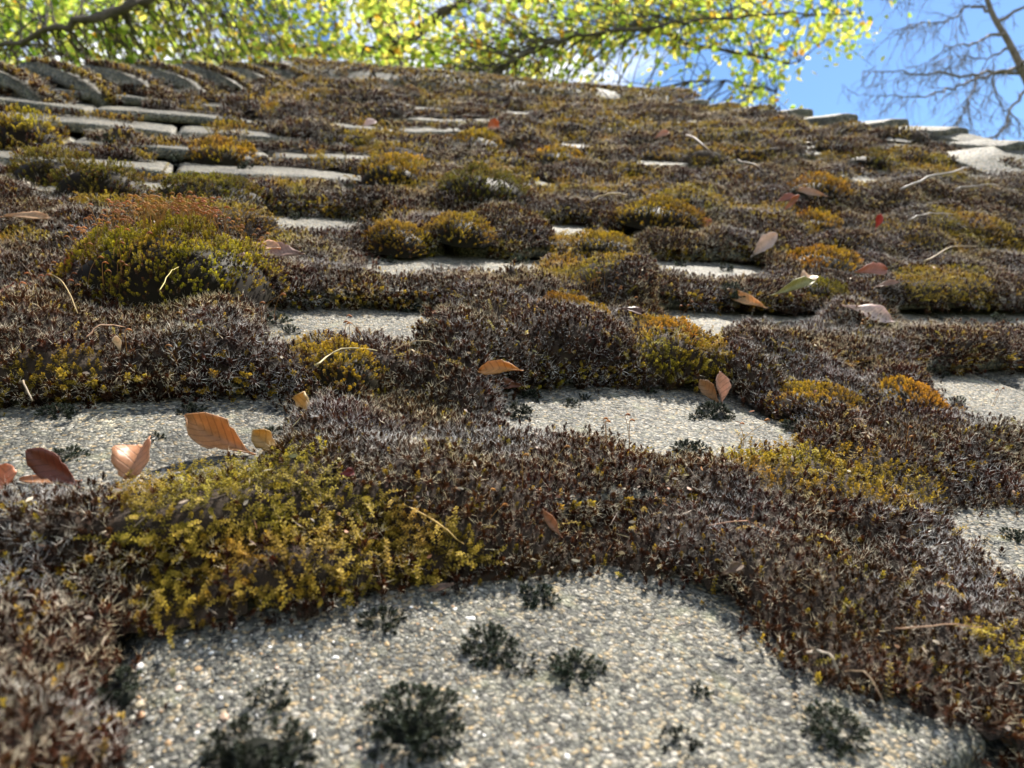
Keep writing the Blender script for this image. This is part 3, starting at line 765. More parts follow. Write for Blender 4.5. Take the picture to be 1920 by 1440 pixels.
def stalks_mesh(spots, seed, hmin, hmax, col=(.50, .20, .055), thick=.10):
    rg = random.Random(seed); V, Fq, C = [], [], []
    for (x, y, z) in spots:
        H = rg.uniform(hmin, hmax); lean = rg.gauss(0.1, .25); ly = rg.gauss(0, .2); n0 = len(V); path = []
        for k in range(6):
            f = k/5; path.append((x+lean*f*f*H, y+ly*f*H+.12*H*f, z+H*(f-.12*f*f)))
        e = Vector(path[-1]); dr = rg.choice((-1, 1, 1)); r0 = thick*S*.01*1.0
        r0 = thick*MM
        # nodding capsule
        cp = [e, e+Vector((dr*.35*MM*1.5, .2*MM, .45*MM)), e+Vector((dr*1.1*MM, .2*MM, .55*MM)), e+Vector((dr*1.9*MM, .3*MM, .2*MM)), e+Vector((dr*2.4*MM, .3*MM, -.25*MM))]
        tube(path, r0, 3, V, Fq); n1 = len(V); tube(cp, [r0, .22*MM, .42*MM, .34*MM, .06*MM], 4, V, Fq)
        br = rg.uniform(.6, 1.35)
        C += [tuple(np.array((.42, .22, .06))*br)]*(n1-n0)+[tuple(np.array(col)*br)]*(len(V)-n1)
    return mesh('stalks', V, Fq, M_STALK, cols=C)
def dome_spots(c, n, a0, a1, fmin, fmax, seed):
    rg = random.Random(seed); r = []
    for _ in range(n):
        a = math.radians(rg.uniform(a0, a1)); f = rg.uniform(fmin, fmax)
        r.append((math.cos(a)*c['rx']*f*S, math.sin(a)*c['ry']*f*S, (c['h']*math.sqrt(1-f*f*.98))*S))
    return r
c = cush[0]
tag(obj('stalks', stalks_mesh(dome_spots(c, 230, 5, 175, .1, .98, 3)+dome_spots(c, 25, 150, 250, .6, 1, 4), 5, .009, .017), c['obj']), kind='stuff')

# small dark tufts standing on bare tile
TUFTS = [(480,1400,105),(780,1345,100),(505,1305,32),(1010,1118,36),(920,1205,56),(972,1245,30),(1075,1252,52),(715,1160,38),(1275,1388,34),(1560,1362,62),(1312,1302,16),(1905,1008,34),(225,1280,34),
 (110,775,33),(355,772,30),(128,853,33),(292,825,20),(512,818,32),(970,770,30),(995,742,20),(1072,758,18),(1094,748,9),(1340,770,34),(1308,782,16),(1292,840,36),(1215,735,9),
 (765,572,34),(515,600,26),(545,622,14),(1490,800,22),(1795,757,15),(1760,703,12),(1875,598,11),(1640,605,12),(1365,575,24),
 (772,482,13),(727,492,11),(890,470,18),(970,490,17),(940,474,9),(1360,505,12),(1275,497,9),(655,418,10),(560,412,12),(975,424,9),(310,345,9),(205,278,16),(460,315,9),(330,303,8),(245,300,7)]
WH = {0: 'on the nearest tile', 1: 'on the second tile course', 2: 'on the third tile course', 3: 'on the fourth tile course'}
tl = [
 'largest dark moss tuft at the bottom left of the nearest tile','wide twin dark moss tuft at the bottom centre of the nearest tile','small blurred moss tuft between the two big bottom tufts','dark moss tuft just below the hair moss on the nearest tile','broad grey-green moss tuft in the middle of the nearest tile','small moss tuft touching the broad grey-green one on its right','dark ragged moss tuft casting a deep shadow on the nearest tile','moss tuft just under the golden feathery moss','small dark moss tuft at the bottom edge, right of centre','round dark moss tuft at the lower right by the brown moss','tiny moss speck on the nearest tile right of centre','dark moss tuft on the bare tile at the right edge','dark moss tuft at the left margin of the nearest tile',
 'silvery moss tuft on the second course at far left','dark round tuft alone on the second course, left half','dark tuft above the dark red folded leaf','tiny tuft between the two upright orange leaves','tuft beside the tan pointed leaf','dark tuft right of the folded orange leaf, lower','dark tuft right of the folded orange leaf, upper','small tuft alone on the bare second course, centre','speck of moss beside that small centre tuft','dark tuft at the foot of the upright peach leaf','little tuft left of the upright peach leaf','tuft at the hair moss edge below the upright peach leaf','speck of moss on the second course under the moss overhang',
 'silvery green tuft on the third course left of the orange scrap','tuft beside the big green cushion on bare tile','low tuft on the third course near the cushion foot','tuft below the flat golden cushion','tuft on bare tile at right, below the brown mat','small tuft at right beside the rusty cushion','speck of moss at the far right, third course','speck of moss near the pale almond leaf','tuft under the peach curled leaf',
 'taller tuft on the fourth course, left of centre','small tuft at left of the fourth course bare strip','flat tuft under the mat on the fourth course','low pair of tufts beside the pale pink leaf','speck of moss on the fourth course, centre','speck on the bare fourth course strip at right','tiny speck at the left of that right strip','speck on the fifth course strip, its right end','speck on the fifth course strip, middle','speck on the fifth course under the olive cushion','speck on the sixth course strip at left','tuft on the bare lip above the dark bushy cushion','speck on the long seventh course lip, right','speck on the long seventh course lip, middle','speck on the long seventh course lip, left']
for ti, (tx, ty, tr) in enumerate(TUFTS):
    Pc = hit(tx, ty+tr*.25, 0.0); dep = float((Pc-CP)@CF); r = tr*dep/FPX*.92
    dist = np.linalg.norm(Pc-CP); sp = max(.0118, .0040*dist)
    r *= .9; c = dict(rx=r, ry=r*.85, h=r*.8)
    Pp, Nn, rg = shoots_on_dome(c, sp, 500+ti); 
    if len(Pp) < 9: Pp, Nn, rg = shoots_on_dome(c, r*.55, 500+ti)
    n = len(Pp); Pp[:, 2] *= .8
    keep = fbm(Pp[:, 0]*9+ti, Pp[:, 1]*9, ti) > .24
    if keep.sum() > 6 and tr > 40: Pp, Nn = Pp[keep], Nn[keep]; n = len(Pp)
    Nn[:, :2] += Pp[:, :2]/r*.5
    V, Tt, C = merge_shoots(SH_D, Pp*S, Nn, rg.uniform(0, 6.283, n), min(1.5, sp/.0195)*rg.uniform(.7, 1.25, n), rg.integers(0, 5, n), (0.6+.8*rg.random((n, 1)))*np.ones(3))
    Vd, Td, Cd = dome(16, 5, r*.9, r*.76, c['h']*.66, 500+ti, (.010, .012, .008)); Vd[:, 2] -= .01; V = np.vstack([V, Vd*S]); Tt = np.vstack([Tt, Td+len(C)]); C = np.vstack([C, Cd])
    zt = float(surf(Pc[0], Pc[1]))
    tag(obj('moss_tuft', fast_mesh('moss_tuft', V, Tt, M_TUFT, C), mtx=RM @ Matrix.Translation((Pc[0]*S, Pc[1]*S, zt*S))), tl[ti], 'moss', 'small dark moss tufts on bare tile')

# exposed grit on the nearest tiles
gp = []
sp = 0.0125
gx, gy = np.meshgrid(np.arange(-.8, 4.2, sp), np.arange(.3, 3.2, sp)); gx = gx.ravel(); gy = gy.ravel()
gx = gx+RNG.uniform(-.6, .6, gx.size)*sp; gy = gy+RNG.uniform(-.6, .6, gy.size)*sp
ok = visible(gx, gy, 60) & (lookup(gx, gy, 'mask') < .5) & (RNG.random(gx.size) < np.where(gy < Y0, .62, .22))
gx, gy = gx[ok], gy[ok]
u = (gy-Y0) % 1.0; ok = (u > .03); gx, gy = gx[ok], gy[ok]
n = len(gx); gs = np.exp(RNG.normal(size=n)*.45)*0.00030; gs = np.where(RNG.random(n) < .03, gs*2.4, gs); gs = np.minimum(gs, .0014)
def xtile(gx, gy):   # camber of the tile under the point
    row = np.floor(gy-Y0).astype(int)+1
    base = XR0-W_T/2+np.where(row % 2 == 0, 0, W_T/2); q = (gx-base+W_T/2) % W_T-W_T/2
    return -0.022*(q/(W_T/2))**2, np.abs(q) < W_T/2-.035
cz, okx = xtile(gx, gy)
gP = np.stack([gx, gy, surf(gx, gy)+cz+0.004-gs/S*.10], -1)[okx]; gs = gs[okx]; n = len(gs)
tag(points_obj('grit', gP, np.tile([0., T, 1.], (n, 1))+RNG.normal(size=(n, 3))*.15, RNG.uniform(0, 6.28, n), np.stack([gs, gs*RNG.uniform(.6, 1, n), gs], -1), RNG.integers(0, 5, n), G_GRIT, roof), kind='stuff')
print('grit', n, 'tiles', tile_count)

# ------------------------------------------------------------------ fallen leaves
def leaf_color(name, c, c2):
    mm, n, out = mat(name); L = n.links.new
    tc = nd(n, 'ShaderNodeTexCoord'); sx = nd(n, 'ShaderNodeSeparateXYZ'); L(tc.outputs['Object'], sx.inputs[0])
    no = nd(n, 'ShaderNodeTexNoise', inp={'Scale': 210.0, 'Detail': 7.0, 'Roughness': 0.7}); L(tc.outputs['Object'], no.inputs['Vector'])
    ab = nd(n, 'ShaderNodeMath', operation='ABSOLUTE'); L(sx.outputs[0], ab.inputs[0])
    m1 = nd(n, 'ShaderNodeMath', operation='MULTIPLY_ADD'); m1.inputs[1].default_value = -0.9; L(ab.outputs[0], m1.inputs[0]); L(sx.outputs[1], m1.inputs[2])
    m2 = nd(n, 'ShaderNodeMath', operation='MULTIPLY_ADD'); m2.inputs[1].default_value = 2700.0; L(m1.outputs[0], m2.inputs[0])
    nw = nd(n, 'ShaderNodeMath', operation='MULTIPLY'); nw.inputs[1].default_value = 4.0; L(no.outputs['Fac'], nw.inputs[0]); L(nw.outputs[0], m2.inputs[2])
    sn = nd(n, 'ShaderNodeMath', operation='SINE'); L(m2.outputs[0], sn.inputs[0])
    vr = nd(n, 'ShaderNodeMapRange', inp={'From Min': .75, 'From Max': 1.0, 'To Min': 1.0, 'To Max': .68}); L(sn.outputs[0], vr.inputs[0])
    r = ramp(n, [(0.26, tuple(x*.4 for x in c)), (0.40, tuple(x*.9 for x in c)), (0.55, tuple(min(.85, x*1.08) for x in c)), (0.72, tuple(min(.9, x*1.35+.02) for x in c))]); L(no.outputs['Fac'], r.inputs[0])
    mx = nd(n, 'ShaderNodeMix', data_type='RGBA', blend_type='MULTIPLY'); mx.inputs[0].default_value = 1; L(r.outputs[0], mx.inputs[6]); L(vr.outputs[0], mx.inputs[7])
    bs = nd(n, 'ShaderNodeBsdfPrincipled', inp={'Roughness': .42, 'Specular IOR Level': .45}); L(mx.outputs[2], bs.inputs['Base Color'])
    bu = nd(n, 'ShaderNodeBump', inp={'Strength': .5, 'Distance': .0004}); L(vr.outputs[0], bu.inputs['Height']); L(bu.outputs[0], bs.inputs['Normal'])
    tr = nd(n, 'ShaderNodeBsdfTranslucent'); L(mx.outputs[2], tr.inputs[0])
    ms = nd(n, 'ShaderNodeMixShader'); ms.inputs[0].default_value = .42; L(bs.outputs[0], ms.inputs[1]); L(tr.outputs[0], ms.inputs[2]); L(ms.outputs[0], out.inputs[0])
    return mm
_lm = {}
def leaf_mesh(L, W, kl, kw, tw, shape, c, serr=0.0):
    ns, ntt = 13, 7; top = []
    al = 0.0; y = z = 0.0; ds = L/(ns-1)
    for i in range(ns):
        s = i/(ns-1)
        if shape == 'obovate': wd = math.sin(math.pi*min(1, s**1.5*0.97+.015))**.75
        elif shape == 'lance': wd = math.sin(math.pi*min(.985, max(.015, s)))**1.0
        elif shape == 'heart': wd = max(.06, (1-s)**.5*(.55+.6*s)*1.2) if s > .12 else .75
        else: wd = math.sin(math.pi*min(.97, s*.9+.04))**.55
        wd *= W/2*(1+serr*(1 if i % 2 else -1)+.07*math.sin(23*s+L*9000)+.05*math.sin(41*s+W*7000)); wd = max(wd, .02*W)
        row = []
        for j in range(ntt):
            t = -1+2*j/(ntt-1); a = kw*t
            xx = wd*(math.sin(a)/kw if abs(kw) > .01 else t); zz = wd*((1-math.cos(a))/kw if abs(kw) > .01 else 0)
            zz -= .06*W*max(0, 1-abs(t)*3)          # midrib
            a2 = tw*s; xr = xx*math.cos(a2)-zz*math.sin(a2); zr = xx*math.sin(a2)+zz*math.cos(a2)
            zr += .09*W*math.sin(7*s+2.5*t+L*5000)*abs(t)
            row.append(Vector((xr, y-zr*math.sin(al), z+zr*math.cos(al))))
        top.append(row); al += kl/(ns-1); y += ds*math.cos(al); z += ds*math.sin(al)
    V = [p for r in top for p in r]; nv = len(V); th = .00028
    F = []
    for i in range(ns-1):
        for j in range(ntt-1): a = i*ntt+j; F.append((a, a+1, a+ntt+1, a+ntt))
    tmp = bpy.data.meshes.new('t'); tmp.from_pydata(V, [], F); tmp.update(); nr = [v.normal.copy() for v in tmp.vertices]; bpy.data.meshes.remove(tmp)
    V2 = V+[V[i]-nr[i]*th for i in range(nv)]
    F2 = F+[tuple(nv+k for k in reversed(f)) for f in F]
    bd = [j for j in range(ntt)]+[i*ntt+ntt-1 for i in range(1, ns)]+[(ns-1)*ntt+j for j in range(ntt-2, -1, -1)]+[i*ntt for i in range(ns-2, 0, -1)]
    for k in range(len(bd)): a, b = bd[k], bd[(k+1) % len(bd)]; F2.append((b, a, nv+a, nv+b))
    # short stalk
    V2, F2 = tube([(0, -.10*L, .02*L), (0, -.04*L, 0), (0, .05*L, 0)], [.012*L, .013*L, .010*L], 5, V2, F2)
    return mesh('fallen_leaf', V2, F2, None, smooth=True)
def fallen(label, bx, by, ln, wd, ang, dz, nrm, kl, kw, col, shape='obovate', up=.025, tw=.2, serr=0, name='fallen_leaf', cat='leaf', on=None):
    P = hit(bx, by, 0.0); zz = max(P[2], float(lookup(np.array([P[0]]), np.array([P[1]]), 'S')[0]) if float(lookup(np.array([P[0]]), np.array([P[1]]), 'mask')[0]) > .5 else P[2])
    if zz > P[2]+.01: P = hit(bx, by, min(.22, (zz-P[2])))
    dep = float((P-CP)@CF); L = ln*dep/FPX; W = wd*dep/FPX
    a = math.radians(ang); Lv = CR*math.cos(a)+CU*math.sin(a)+CF*dz; Lv /= np.linalg.norm(Lv)
    nv = CR*nrm[0]+CU*nrm[1]-CF*nrm[2]; nv = nv-Lv*(nv@Lv); nv /= np.linalg.norm(nv); Xv = np.cross(Lv, nv)
    me = leaf_mesh(L*S, W*S, kl, kw, tw, shape, col, serr)
    k = tuple(col)
    if k not in _lm: _lm[k] = leaf_color('dry_leaf', col, tuple(x*.55 for x in col))
    me.materials.append(_lm[k])
    Mx = Matrix.Identity(4)
    for i in range(3): Mx[i][0], Mx[i][1], Mx[i][2], Mx[i][3] = Xv[i], Lv[i], nv[i], P[i]*S
    Mx[2][3] += up*S
    return tag(obj(name, me, mtx=RM @ Mx), label, cat, 'fallen leaves and leaf scraps')
LEAVES = [
 ('upright cupped peach-pink leaf standing on the bare second course', 1352,768,62,36,98,.1,(.55,.2,1),.25,1.25,(.56,.34,.25)),
 ('brown side of a dry leaf leaning left behind the upright peach leaf', 1345,765,55,26,128,.2,(-.4,.5,1),.2,.5,(.30,.17,.08)),
 ('orange-brown curled leaf behind the dark red one at the moss edge', 968,728,84,36,168,.1,(0,.55,.8),-.7,1.0,(.46,.21,.05),'obovate',.07),
 ('dark red-brown folded leaf in front of the orange curled leaf', 974,744,96,36,172,-.3,(.1,.3,1),.35,.8,(.20,.065,.03),'obovate',.05),
 ('rounded orange leaf standing upright on the second course', 246,912,88,80,94,.3,(.1,.15,1),-.9,1.0,(.52,.25,.12),'broad'),
 ('large tan-orange spoon-shaped leaf lying above the golden moss', 468,862,135,78,161,.1,(.15,.5,.8),.9,1.25,(.46,.23,.095)),
 ('tan pointed leaf at the right tip of the spoon-shaped leaf', 520,862,62,40,140,.0,(.3,.3,1),.8,.7,(.46,.29,.11)),
 ('dark maroon folded leaf near the left edge', 145,925,112,52,146,.1,(.1,.3,1),.3,.6,(.17,.045,.022)),
 ('flat orange-brown edge of leaf lying under the maroon leaf', 145,917,105,20,180,.0,(0,.8,.5),.1,.3,(.42,.19,.08)),
 ('orange leaf cut by the left picture edge', 4,935,50,48,84,.1,(.2,.1,1),-.3,.5,(.55,.20,.09)),
 ('crumpled tan leaf scrap at the top of the hair moss', 566,790,46,44,75,.1,(-.2,.2,1),.8,1.2,(.46,.31,.13)),
 ('tan leaf lying on the tile lip right of the spore stalks', 464,470,60,32,8,.0,(0,.7,.7),-.5,.5,(.55,.32,.19)),
 ('mauve-brown leaf touching the tan leaf by the spore stalks', 564,484,72,40,168,.0,(0,.6,.8),-.6,.5,(.34,.21,.16)),
 ('pale pink leaf at the right shoulder of the green cushion', 470,512,46,28,140,.1,(.1,.5,.8),-.2,.6,(.62,.46,.42)),
 ('curled red-brown leaf on the left of the green cushion', 122,528,48,16,72,.1,(.4,.2,1),.5,.9,(.42,.13,.06)),
 ('tan leaf tucked in moss at the upper left edge', 8,415,78,24,10,.0,(0,.6,.8),-.5,.6,(.46,.28,.15)),
 ('small orange leaf scrap on the third course', 802,592,42,15,-14,.0,(0,.8,.6),.3,.5,(.55,.22,.09)),
 ('peach folded leaf on bare tile right of centre', 1426,592,84,34,158,.0,(0,.5,.9),-.2,1.3,(.66,.40,.21),'obovate',.06),
 ('pale olive rolled leaf among the moss at right', 1446,574,90,30,22,.0,(0,.3,1),-.4,1.5,(.34,.31,.13),'obovate',.08),
 ('peach curled end of leaf beside the olive rolled leaf', 1490,566,46,34,48,.0,(-.2,.2,1),-.9,.9,(.62,.42,.26),'obovate',.10),
 ('dark brown serrated leaf lying across the right-hand mound', 1452,622,112,30,-7,.0,(0,.75,.6),-.3,.6,(.055,.036,.022),'lance',.05,.2,.07),
 ('pale pink almond-shaped leaf on the right-hand moss', 1580,598,96,42,-12,.0,(0,.5,.9),-.25,.5,(.58,.44,.40),'obovate',.08),
 ('red crinkled leaf half sunk in moss at right', 1602,525,62,32,8,.0,(0,.35,1),-.3,.8,(.40,.16,.10),'obovate',.06),
 ('narrow brown leaf right of the red crinkled leaf', 1638,545,50,14,18,.0,(0,.6,.8),-.3,.9,(.34,.20,.14)),
 ('pale folded leaf standing in moss above the peach leaf', 1406,497,58,32,42,.0,(.2,.3,1),.3,1.0,(.56,.44,.38),'obovate',.08),
 ('tiny pale pink leaf on the fourth course', 1014,492,26,12,22,.0,(0,.5,.9),-.2,.6,(.60,.44,.38)),
 ('dark brown leaf behind the central orange dome', 1163,588,50,20,2,.0,(0,.6,.8),-.7,.6,(.13,.055,.032)),
 ('thin brown leaf shred in the hair moss', 1048,1018,62,18,128,.0,(.3,.3,1),.4,.9,(.33,.16,.09),'lance'),
 ('small orange cup of leaf on a golden cushion at right', 1318,434,24,20,62,.0,(0,.3,1),-.6,1.0,(.48,.18,.06)),
 ('orange heart-shaped leaf standing far up the roof', 926,254,28,30,92,.0,(.1,.1,1),.1,.4,(.50,.16,.045),'heart'),
 ('pale pink leaf lying far up the roof left of centre', 680,240,28,20,28,.0,(0,.4,1),-.4,.6,(.62,.46,.42)),
 ('small red leaf poking from moss at right', 1640,435,30,15,76,.0,(.2,.1,1),.3,.9,(.40,.045,.03)),
 ('dark red curved leaf strip at the left edge', -8,560,50,10,8,.0,(0,.6,.8),.7,.5,(.26,.05,.03),'lance'),
 ('pale cream bud scale lying in the moss below the green cushion', 226,668,26,16,104,.0,(.2,.2,1),.5,1.2,(.62,.48,.34)),
 ('dark red bead-like leaf scrap above the golden moss', 638,904,26,18,12,.0,(0,.4,1),-.8,1.1,(.17,.022,.018)),
 ('red-brown leaf in the litter heap on the right', 1455,382,44,20,18,.0,(0,.5,.8),-.3,.9,(.30,.11,.07)),
 ('long tan leaf slanting across the litter heap', 1545,372,52,20,164,.0,(0,.5,.8),-.2,.8,(.42,.26,.17)),
 ('curled orange leaf at the bottom of the litter heap', 1470,398,36,14,40,.0,(0,.5,.8),.5,1.0,(.44,.17,.08)),
 ('yellow-tan leaf scrap far up, right of the golden cushion', 995,302,30,15,20,.0,(0,.4,1),-.4,.8,(.55,.36,.15)),
 ('tan leaf scrap below that yellow-tan scrap', 920,326,34,16,6,.0,(0,.6,.8),.2,.6,(.52,.35,.14)),
 ('pinkish leaf scrap high on the roof, right of centre', 1228,262,30,16,30,.0,(0,.4,1),-.4,.8,(.50,.26,.17)),
 ('pale leaf scrap high on the roof above the litter heap', 1400,322,28,14,15,.0,(0,.4,1),-.3,.8,(.56,.36,.16)),
 ('brown leaf scrap among small twigs at far right', 1730,300,34,14,170,.0,(0,.5,.8),-.3,.7,(.26,.14,.09)),
 ('brown withered scrap at the edge of the nearest tile by brown moss', 1350,1092,46,20,30,.0,(.1,.6,.7),-.6,.9,(.15,.085,.045)),
 ('grey-brown twisted scrap under the golden moss on the nearest tile', 800,1122,52,14,10,.0,(0,.6,.8),.4,.9,(.16,.10,.07),'lance'),
]
for a in LEAVES: fallen(*a)

# ------------------------------------------------------------------ twigs and straws
def rod(name, label, pts, rpx, col, up=.10, lift_mid=.03, cat='twig', taper=.5):
    W = []
    for i, (x, y) in enumerate(pts):
        P = hit(x, y, up); P = np.array(P); P[2] += lift_mid*math.sin(math.pi*i/(len(pts)-1)); W.append(P)
    # resample with a smooth curve
    Q = []
    n = len(W)
    for k in range(n*4-3):
        t = k/4; i = min(int(t), n-2); f = t-i
        p0, p1, p2, p3 = W[max(i-1, 0)], W[i], W[i+1], W[min(i+2, n-1)]
        Q.append(.5*((2*p1)+(-p0+p2)*f+(2*p0-5*p1+4*p2-p3)*f*f+(-p0+3*p1-3*p2+p3)*f**3))
    dep = float((W[0]-CP)@CF); r = rpx*.75*dep/FPX*S; c0 = W[0]; Q = [q+np.array([random.gauss(0, .0018) for _ in range(3)])*dep*.5 for q in Q]
    V, F = tube([((q-c0)*S) for q in Q], [r*(1-(1-taper)*k/len(Q))*random.uniform(.85, 1.15) for k in range(len(Q))], 6)
    return tag(obj(name, mesh(name, V, F, plain(name, col, .6, tuple(x*.6 for x in col), 400.0), smooth=True), mtx=RM @ Matrix.Translation([c*S for c in c0])), label, cat, 'twigs and straws lying on the moss')
rod('straw', 'pale straw curving over the small round golden cushion', [(590,686),(640,668),(706,657)], 2.6, (.62,.50,.26), .16)
rod('straw', 'thin straw lying right of the pale straw', [(735,658),(780,652),(822,646)], 1.4, (.45,.30,.15), .12)
rod('twig', 'brown twig slanting high on the roof, right of centre', [(1285,252),(1310,270),(1338,292)], 3.0, (.30,.22,.17), .2)
rod('twig', 'pale grey bent twig on the far right moss', [(1690,356),(1738,338),(1785,327),(1812,313)], 3.0, (.42,.36,.32), .2)
rod('twig', 'thin pale twig right of the bent grey twig', [(1790,356),(1850,350),(1908,360)], 2.4, (.40,.33,.28), .2)
rod('straw', 'golden straw lying across the feathery golden moss', [(748,945),(800,985),(868,1022)], 2.4, (.62,.38,.09), .12)
rod('needle', 'reddish needle on the brown moss right of centre', [(1325,985),(1395,994),(1452,1012)], 1.8, (.32,.14,.07), .12, cat='needle')
rod('straw', 'pale cream stalk on the brown moss at lower right', [(1515,1222),(1545,1245),(1572,1262)], 4.0, (.60,.48,.36), .12)
rod('straw', 'thin tan stalk trailing from the cream stalk to the tile', [(1585,1258),(1620,1285),(1660,1322)], 2.0, (.42,.27,.15), .07)
rod('needle', 'tan needle above the dark hollow in the left moss', [(160,634),(190,626),(232,612)], 2.2, (.40,.22,.12), .12, cat='needle')
rod('straw', 'tan straw lying far up the roof, right of centre', [(1112,374),(1140,371),(1176,366)], 3.2, (.50,.35,.18), .2)
rod('twig', 'stubby tan twig at the left edge of the second course', [(38,715),(48,735),(60,752)], 3.4, (.32,.24,.15), .1)
rod('twig', 'thin dark twig crossing the litter on the right', [(1385,300),(1420,318),(1440,330)], 2.2, (.17,.12,.09), .2)
rod('twig', 'pale twig lying on hair moss at the right edge', [(1705,412),(1740,405),(1790,402)], 2.0, (.45,.38,.33), .18)
rod('straw', 'straw lying in the moss above the red crinkled leaf', [(1735,490),(1780,470),(1830,462)], 2.0, (.45,.32,.18), .18)
rod('needle', 'thin gold needle on the green cushion', [(300,545),(318,528),(333,500)], 1.6, (.50,.40,.10), .3, cat='needle')
rod('needle', 'rust needle across the brown moss at far right', [(1680,1180),(1760,1190),(1840,1176)], 2.0, (.40,.22,.12), .14, cat='needle')
rod('needle', 'thin straw standing out of the left mat by the cushion', [(88,510),(120,545),(142,588)], 1.8, (.42,.28,.10), .16, cat='needle')

# small litter caught in the moss: bud scales, leaf crumbs, needles
def litter():
    rg = np.random.default_rng(314); V, F, C = [], [], []
    cols = np.array([(.50, .36, .20), (.42, .20, .09), (.60, .50, .38), (.28, .15, .08), (.55, .42, .33), (.36, .30, .16)])
    n = 0; lv = 0
    while n < 1500:
        x = rg.uniform(-20, 1940); y = 190+1250*rg.random()**2.0
        if y > 1060 and rg.random() < .5: continue
        if rg.random() > (.35+.65*x/1920): continue
        P = hit(x, y, .03); X_, Y_ = P[0], P[1]
        if Y_ > RIDGE-.5 or X_ > VERGE-.1: n += 1; continue
        mk = float(lookup(np.array([X_]), np.array([Y_]), 'mask')[0]) > .5
        if not mk and rg.random() < .85: n += 1; continue
        z = float(lookup(np.array([X_]), np.array([Y_]), 'S')[0])+(.028 if mk else .006)
        n += 1; d = max(1.0, np.linalg.norm(P-CP)*.22)
        c = np.array([X_*S, Y_*S, z*S]); a = rg.uniform(0, 6.28); ax = np.array([math.cos(a), math.sin(a), rg.normal()*.35]); ax /= np.linalg.norm(ax)
        nn = np.array([rg.normal()*.5, rg.normal()*.5-.3, 1]); nn -= ax*(nn@ax); nn /= np.linalg.norm(nn); sx = np.cross(ax, nn)
        if rg.random() < .45: L, W = rg.uniform(3, 8)*MM*d*.8, rg.uniform(.12, .25)*MM*d
        else: L, W = rg.uniform(1.0, 2.6)*MM*d, rg.uniform(.5, 1.3)*MM*d
        k = rg.normal()*.25; i0 = len(V); m_ = 4
        for j in range(m_+1):
            t = j/m_-.5; wd = W*max(.15, 1-(2*t)**2)/2
            q = c+ax*t*L+nn*(k*L*(.25-t*t))
            V += [q-sx*wd+nn*wd*.3, q+sx*wd+nn*wd*.3, q-nn*wd*.35]
        for j in range(m_):
            b = i0+3*j
            F += [(b, b+2, b+5, b+3), (b+2, b+1, b+4, b+5), (b+1, b, b+3, b+4)]
        C += [tuple(cols[rg.integers(6)]*rg.uniform(.6, 1.2))]*(3*(m_+1))
    return mesh('litter', V, F, M_STALK, cols=C)
tag(obj('litter', litter(), mtx=RM), 'dry needles, bud scales and leaf crumbs scattered over the moss', 'litter', kind='stuff')

# lone spore stalks through the mats
sp_ = []
def stalk_at(x, y, n, spread):
    for _ in range(n):
        P = hit(x+random.gauss(0, spread), y+random.gauss(0, spread*.4), .06); sp_.append((P[0]*S, P[1]*S, P[2]*S))
for a in [(1155,565,26,26),(1110,545,8,20),(1400,838,2,6),(1130,830,2,12),(1180,838,2,12),(100,560,10,30),(50,560,4,30),(1700,850,2,20),(1860,760,2,10),(660,640,3,20),(880,1000,2,30),(1590,640,3,40),(1290,590,3,20),(300,680,3,50),(1010,930,2,60),(480,600,3,15)]: stalk_at(*a)
tag(obj('stalks', stalks_mesh(sp_, 8, .008, .014, (.48, .20, .06)), mat_obj), kind='stuff')

# ------------------------------------------------------------------ ground and trees
ground_v = []; ground_f = []
for i in range(25):
    for j in range(25):
        x = math.copysign(abs((i-12)/12)**2.2*900, i-12); y = math.copysign(abs((j-12)/12)**2.2*900, j-12)
        ground_v.append((x, y, -.4+.15*math.sin(x*.13)*math.cos(y*.11)))
for i in range(24):
    for j in range(24): a = i*25+j; ground_f.append((a, a+25, a+26, a+1))
tag(obj('ground', mesh('ground', ground_v, ground_f, plain('lawn', (.05, .075, .02), .9, (.09, .11, .035), 1.5))), kind='structure')
RM3 = np.array(RM.to_3x3()); RMt = np.array(RM.translation)
def wpt(px, py, depth):
    return RM3 @ ((CP*S)+ray(px, py)*depth)+RMt
M_BARK = plain('bark', (.045, .035, .026), .9, (.11, .085, .06), 25.0, bump=.01)
M_BARK2 = plain('grey_bark', (.13, .10, .085), .85, (.26, .21, .18), 25.0, bump=.006)
M_LEAF = moss_mat('tree_leaf', var=0.0, trans=0.6, rough=0.4)
def catmull(W, per=6):
    Q = []; n = len(W)
    for k in range((n-1)*per+1):
        t = k/per; i = min(int(t), n-2); f = t-i
        p0, p1, p2, p3 = W[max(i-1, 0)], W[i], W[i+1], W[min(i+2, n-1)]
        Q.append(.5*((2*p1)+(-p0+p2)*f+(2*p0-5*p1+4*p2-p3)*f*f+(-p0+3*p1-3*p2+p3)*f**3))
    return Q
